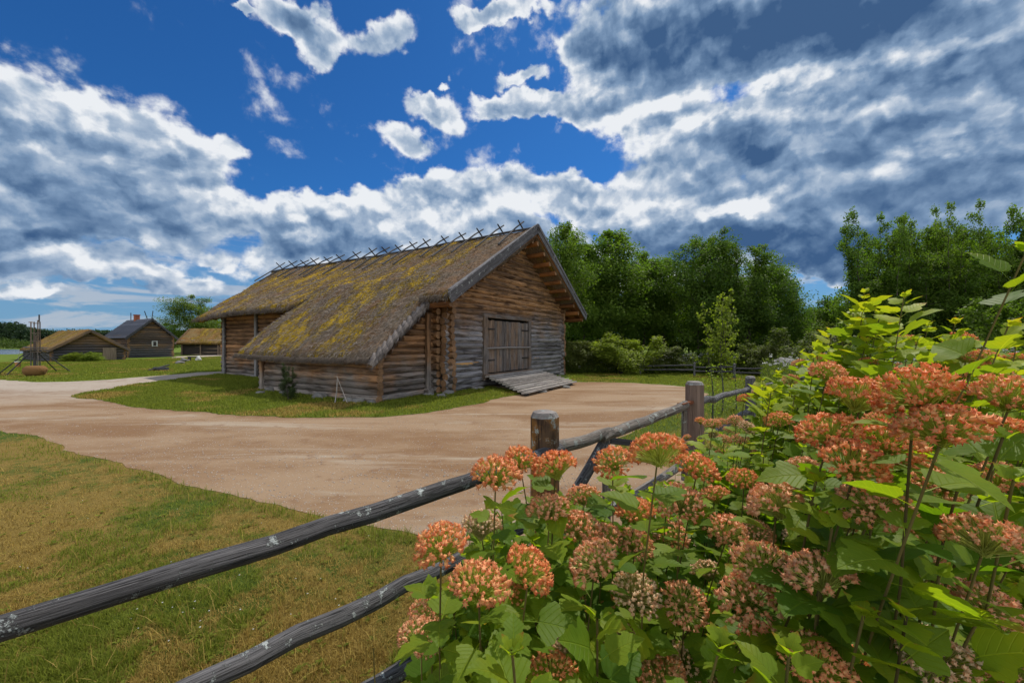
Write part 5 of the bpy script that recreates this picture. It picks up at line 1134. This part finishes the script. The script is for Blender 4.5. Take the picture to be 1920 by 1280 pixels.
# spots of the heads: x, y, width in the photograph's pixels and colour kind (0 coral, 1 salmon, 2 tan)
H1 = [(976, 864, 62, 0), (929, 892, 84, 0), (1041, 877, 76, 0), (1094, 931, 62, 1), (1030, 956, 78, 1), (902, 988, 72, 2), (827, 1025, 106, 0), (898, 1098, 118, 0), (990, 1070, 104, 0), (950, 1120, 70, 0), (1086, 992, 74, 1), (1130, 1012, 70, 1), (1114, 1055, 92, 1), (1191, 961, 68, 0), (1191, 1021, 68, 1), (1192, 1115, 84, 2), (1157, 1205, 80, 2), (790, 1195, 78, 1), (800, 1150, 60, 1), (1071, 1228, 78, 2), (1034, 1268, 92, 0), (1221, 1240, 74, 1), (1008, 1142, 50, 2),
 (1149, 868, 68, 0), (1232, 850, 96, 0), (1305, 878, 72, 0), (1275, 944, 76, 1), (1361, 998, 72, 1), (1455, 944, 96, 1), (1638, 947, 118, 1), (1553, 812, 108, 0), (1600, 872, 118, 0), (1672, 836, 106, 0), (1762, 806, 146, 0), (1873, 812, 88, 0), (1843, 1010, 128, 1), (1895, 1038, 84, 1), (1324, 1070, 54, 2), (1429, 1062, 96, 1), (1536, 1080, 116, 1), (1403, 1130, 96, 1), (1395, 1186, 56, 2), (1284, 1134, 80, 1), (1284, 1243, 74, 2), (1240, 1262, 80, 1), (1668, 1053, 58, 0), (1530, 1246, 120, 0), (1585, 1258, 95, 0), (1753, 1233, 124, 2), (1895, 1262, 84, 1), (1352, 1280, 62, 2), (1611, 746, 108, 0), (1713, 736, 136, 0), (1892, 744, 110, 0), (1505, 1010, 60, 2), (1470, 1150, 50, 2), (1690, 1130, 60, 2), (1500, 880, 60, 1),
 (1260, 1010, 58, 1), (1395, 900, 54, 0), (1420, 1000, 56, 1), (1560, 985, 66, 1), (1580, 1160, 78, 1), (1650, 1190, 84, 1), (1720, 985, 80, 0), (1770, 905, 84, 0), (1860, 900, 80, 0), (1745, 1080, 84, 1), (1850, 1140, 92, 1), (1480, 1235, 70, 1), (1120, 1120, 62, 1), (1340, 930, 48, 0), (1550, 700, 54, 0), (1800, 640, 40, 0), (1700, 640, 34, 0), (1760, 735, 60, 0), (1660, 800, 62, 0), (1460, 790, 46, 0)]
H2 = [(1395, 748, 22), (1423, 736, 22), (1483, 713, 26), (1529, 758, 20), (1521, 734, 16), (1314, 790, 20), (1336, 796, 30), (1352, 792, 20), (1380, 790, 28), (1400, 802, 30), (1366, 806, 18), (1338, 816, 20), (1387, 824, 28), (1358, 824, 24), (1459, 826, 24), (1288, 820, 14), (1272, 825, 14), (1445, 774, 16), (1410, 850, 22), (1350, 850, 20), (1430, 812, 20)]
H3 = [(1498, 682, 22), (1542, 672, 24), (1555, 684, 28), (1627, 683, 32), (1810, 671, 34), (1850, 669, 36), (1742, 681, 30), (1775, 682, 30), (1787, 701, 32), (1815, 698, 32), (1854, 692, 36), (1826, 731, 34), (1888, 708, 32), (1745, 705, 26), (1690, 690, 24), (1870, 650, 24), (1905, 672, 28)]
SIL = [(752, 1500), (752, 1195), (790, 1120), (772, 1075), (840, 1050), (880, 1010), (882, 940), (900, 900), (960, 880), (1060, 905), (1120, 900), (1130, 870), (1180, 868), (1262, 868), (1300, 845), (1275, 815), (1330, 788), (1400, 775), (1412, 735), (1425, 705), (1480, 690), (1508, 650), (1545, 610), (1590, 560), (1625, 540), (1655, 575), (1700, 545), (1740, 590), (1810, 590), (1840, 640), (1885, 640), (1890, 600), (1862, 530), (1850, 470), (1930, 420), (2150, 400), (2400, 1500)]
def shrub(name, loc, label, heads, tips, lmats, real, seed, twig_r=.0013, lsize=(.050, .085), lspace=.034, root=None, cull=True, nleaf=11, droop=.3, detail=True, headmix=None):
    """heads: (point, width, kind); tips: (point, leaf scale) of flowerless shoots; all in world units"""
    loc = Vector(loc); e = tag(empty(name, loc), label, 'shrub', 'flowering shrubs along the fence'); rr = random.Random(seed); mb = MB()
    LP = []; LY = []; LZ = []; LSC = []; LM = []; shoots = []
    for p, w, k in heads: shoots.append((Vector(p)-Vector((0, 0, w*.20)), 1.0, rr.randint(nleaf, nleaf+5), .026, False))
    for p, sc, young in tips: shoots.append((Vector(p), sc, rr.randint(nleaf, nleaf+5) if not young else nleaf+6, .0, young))
    for tip, sc, nl, gap, young in shoots:
        r_ = root(tip, rr); L = (tip-r_).length; side = Vector((rr.gauss(0, .05), rr.gauss(0, .05), 0)); up = Vector((rr.gauss(0, .08), rr.gauss(0, .08)-.22, 1))
        c1 = r_+Vector((0, 0, L*.5))+side; c0 = tip-up.normalized()*L*.35
        pts = [((1-t)**3)*r_+3*(1-t)**2*t*c1+3*(1-t)*t*t*c0+t**3*tip for t in [q/9 for q in range(10)]]
        mb.tube([p-loc for p in pts], [twig_r*(1.5-.6*q/9)*max(.6, sc) for q in range(10)], 5, False)
        if gap == 0:
            for q in range(4):
                a_ = q*math.pi/2+rr.random(); LP.append(tip+Vector((math.cos(a_), math.sin(a_), 0))*.004); LY.append(Vector((math.cos(a_)*.6, math.sin(a_)*.6, 1))); LZ.append(Vector((-math.cos(a_), -math.sin(a_), .6))); LSC.append(rr.uniform(.35, .6)*lsize[0]*sc); LM.append(.97)
        s = gap; az = rr.uniform(0, 6.28); acc = 0; i = 9
        seg = pts[::-1]; dist = [0]
        for a, b in zip(seg[:-1], seg[1:]): dist.append(dist[-1]+(b-a).length)
        for q in range(nl):
            if s > dist[-1]*.9: break
            j = max(i_ for i_ in range(len(dist)) if dist[i_] <= s); j = min(j, len(seg)-2); f = (s-dist[j])/(dist[j+1]-dist[j]+1e-6); p = seg[j].lerp(seg[j+1], f); ax = (seg[j]-seg[j+1]).normalized()
            grow = min(1, .30+s/(.10 if young else .07)) if (young or gap == 0) else min(1, .75+s/.15); l = rr.uniform(*lsize)*sc*grow
            for opp in ((0, math.pi) if young else (0,)):
                a_ = az+opp+rr.gauss(0, .25); hd = Vector((math.cos(a_), math.sin(a_), 0)); rise = (1.0-.75*min(1, s/.25)+rr.gauss(0, .2)) if (young or gap == 0) else rr.uniform(-.15, .45)
                y = (hd+Vector((0, 0, 1))*(rise+rr.gauss(0, .15))).normalized(); z = Vector((rr.gauss(0, .35), rr.gauss(0, .35), 1))-hd*.2
                LP.append(p+y*l*.36); LY.append(y); LZ.append(z); LSC.append(l); LM.append(min(.999, rr.random()*.75+(.25 if s < .08 else 0)))
            az += math.pi/2 if young else 2.4; s += lspace*sc*rr.uniform(.8, 1.25)*(1+.4*(s > .12))
    LP = np.array([tuple(p) for p in LP]); LY = np.array([tuple(p) for p in LY]); LZ = np.array([tuple(p) for p in LZ]); LSC = np.array(LSC); LM = np.array(LM)
    C = LP+LY*LSC[:, None]*.4; px = CX+FPX*C[:, 0]/np.maximum(C[:, 1], .01); py = CY-FPX*(C[:, 2]-EYE)/np.maximum(C[:, 1], .01)
    keep = C[:, 1] > .20
    CUT = np.random.default_rng(seed).uniform(0, 1, len(C))
    cp = np.array([0, 0, EYE])      # leaves that would hang right over a flower head are left off
    for p, w, k in heads:
        t_ = np.array(tuple(p))-cp; L_ = np.linalg.norm(t_); t_ /= L_; q_ = C-cp; a_ = q_@t_; d_ = np.linalg.norm(q_-a_[:, None]*t_, axis=1); keep &= ~((a_ < L_+w*.2) & (d_ < (w*.36+LSC*.10)*a_/L_) & (CUT < .38))
    if cull: keep &= inpoly(SIL, px, py) | (C[:, 1] > 9)      # shoots that would reach over the path side of the fence are pruned
    LP, LY, LZ, LSC, LM = LP[keep], LY[keep], LZ[keep], LSC[keep], LM[keep]
    M = frames(LP-np.array(loc), LY, LZ, LSC); near = np.linalg.norm(LP-[0, 0, EYE], axis=1) < 1.3
    V1, F1, U1, A1 = bake(LD[0], LD[1], M[near], uv=LD[2], per={'rnd': LM[near]}); V2, F2, U2, A2 = bake(LS[0], LS[1], M[~near], uv=LS[2], per={'rnd': LM[~near]})
    me = mesh_np('foliage', np.concatenate([V1, V2]), F1+[f+len(V1) for f in F2], uv=np.concatenate([U1, U2]), attrs={'rnd': np.concatenate([A1['rnd'], A2['rnd']])}, smooth=True)
    link('foliage', me, lmats, e); mb.build('stems', M_TWIG, e)
    for p, w, k in heads:
        kk = k if k is not None else rr.choice(headmix or [0, 0, 1]); o = bpy.data.objects.new('flower_head', HEADS[kk*3+rr.randint(0, 2)]); COL.objects.link(o); o.parent = e
        o.location = Vector(p)-loc; o.rotation_euler = (rr.gauss(0, .25), rr.gauss(0, .25), rr.uniform(0, 6.28)); o.scale = (w, w, w*rr.uniform(.88, 1.05))
    return e
def hd(L, real): return [(at(q[0], q[1], real*FPX/q[2]), real, q[3] if len(q) > 3 else None) for q in L]
R0 = random.Random(99)
heads1 = [(at(x, y, .066*FPX/w), .066*(1.04 if w < 100 else .92), k) for x, y, w, k in H1]
def ydep(px, py):
    a = 0; b = 0
    for x, y, w, k in H1: q = 1/(((x-px)**2+(y-py)**2)+900); a += q*(.066*FPX/w); b += q
    return a/b
tips1 = []
while len(tips1) < 700:
    px, py_ = R0.uniform(760, 2080), R0.uniform(640, 1500)
    if not bool(inpoly(SIL, px, py_-34)): continue
    if px < 1500 and py_ < 850 and px > 1240: continue
    if px > 1400 and py_ < 760: continue
    Y = ydep(px, py_)*R0.uniform(1.10, 2.1)
    if Y < .42: continue
    tips1.append((at(px, py_, Y), R0.uniform(.8, 1.15), False))
# leaves close by on the right
for px, py_, Y in [(1925, 470, .60), (1700, 1150, .36), (1560, 990, .42), (1800, 900, .4), (1900, 900, .38), (1760, 1080, .38), (1620, 1150, .38), (1480, 1220, .36), (1350, 1210, .42), (960, 1220, .34), (1120, 1160, .42), (700, 1215, .75), (1000, 1010, .66), (1840, 1150, .38), (1880, 820, .40), (1530, 900, .45), (1660, 900, .42)]:
    tips1.append((at(px, py_, Y), 1.1, False))
root1 = lambda t, rr: Vector((t.x*1.25+rr.uniform(-.10, .18), t.y*1.5+rr.uniform(.15, .45), 0.0))
shrub('flowering_shrub', at(1400, 641, .75)*1.0-Vector((0, 0, EYE)), 'large shrub with coral flower heads filling the right foreground against the fence', heads1, tips1, LM_GREEN, .066, 5, root=root1, lsize=(.030, .056), nleaf=16, lspace=.019)
heads2 = [(at(x, y, .05*FPX/w*.95), .05, None) for x, y, w in H2]
tips2 = []
while len(tips2) < 150:
    px, py_ = R0.uniform(1265, 1640), R0.uniform(700, 960)
    if not bool(inpoly(SIL, px, py_-18)) or (px < 1420 and py_ < 790) : continue
    tips2.append((at(px, py_, R0.uniform(1.25, 2.3)), R0.uniform(.7, 1.05), R0.random() < .35))
shrub('flowering_shrub', (1.15, 1.9, 0), 'lighter green shrub with small coral heads in front of the brown gate post', heads2, tips2, LM_MID, .05, 6, root=lambda t, rr: Vector((t.x+rr.uniform(-.08, .2), t.y+rr.uniform(-.05, .3), 0)), lsize=(.036, .062), nleaf=14, lspace=.026, headmix=[0, 1, 1, 2])
heads3 = [(at(x, y, .05*FPX/w*.95), .05, None) for x, y, w in H3]
T3 = [(1620, 548, 1.15), (1600, 585, 1.2), (1650, 590, 1.1), (1695, 556, 1.0), (1675, 610, 1.15), (1720, 640, 1.1), (1560, 622, 1.3), (1535, 645, 1.4), (1580, 640, 1.2), (1500, 660, 1.5), (1790, 606, 1.1), (1770, 640, 1.2), (1815, 640, 1.1), (1460, 700, 1.5), (1430, 712, 1.6), (1890, 612, .75), (1905, 650, .9), (1625, 640, 1.1), (1650, 660, 1.0), (1700, 665, 1.1), (1740, 610, 1.2), (1490, 740, 1.2), (1440, 745, 1.3), (1545, 700, 1.3)]
tips3 = [(at(x, y, Y), .95, True) for x, y, Y in T3]
while len(tips3) < 130:
    px, py_ = R0.uniform(1440, 2000), R0.uniform(665, 900)
    if not bool(inpoly(SIL, px, py_-30)): continue
    tips3.append((at(px, py_, R0.uniform(1.0, 2.2)), R0.uniform(.8, 1.1), R0.random() < .5))
shrub('flowering_shrub', (1.5, 1.6, 0), 'tall shrub with upright yellow-green leafy shoots rising above the flowers on the right', heads3, tips3, LM_YEL, .05, 7, root=lambda t, rr: Vector((t.x+rr.uniform(-.05, .15), t.y+rr.uniform(-.05, .15), 0)), lsize=(.040, .070), nleaf=15, lspace=.026)
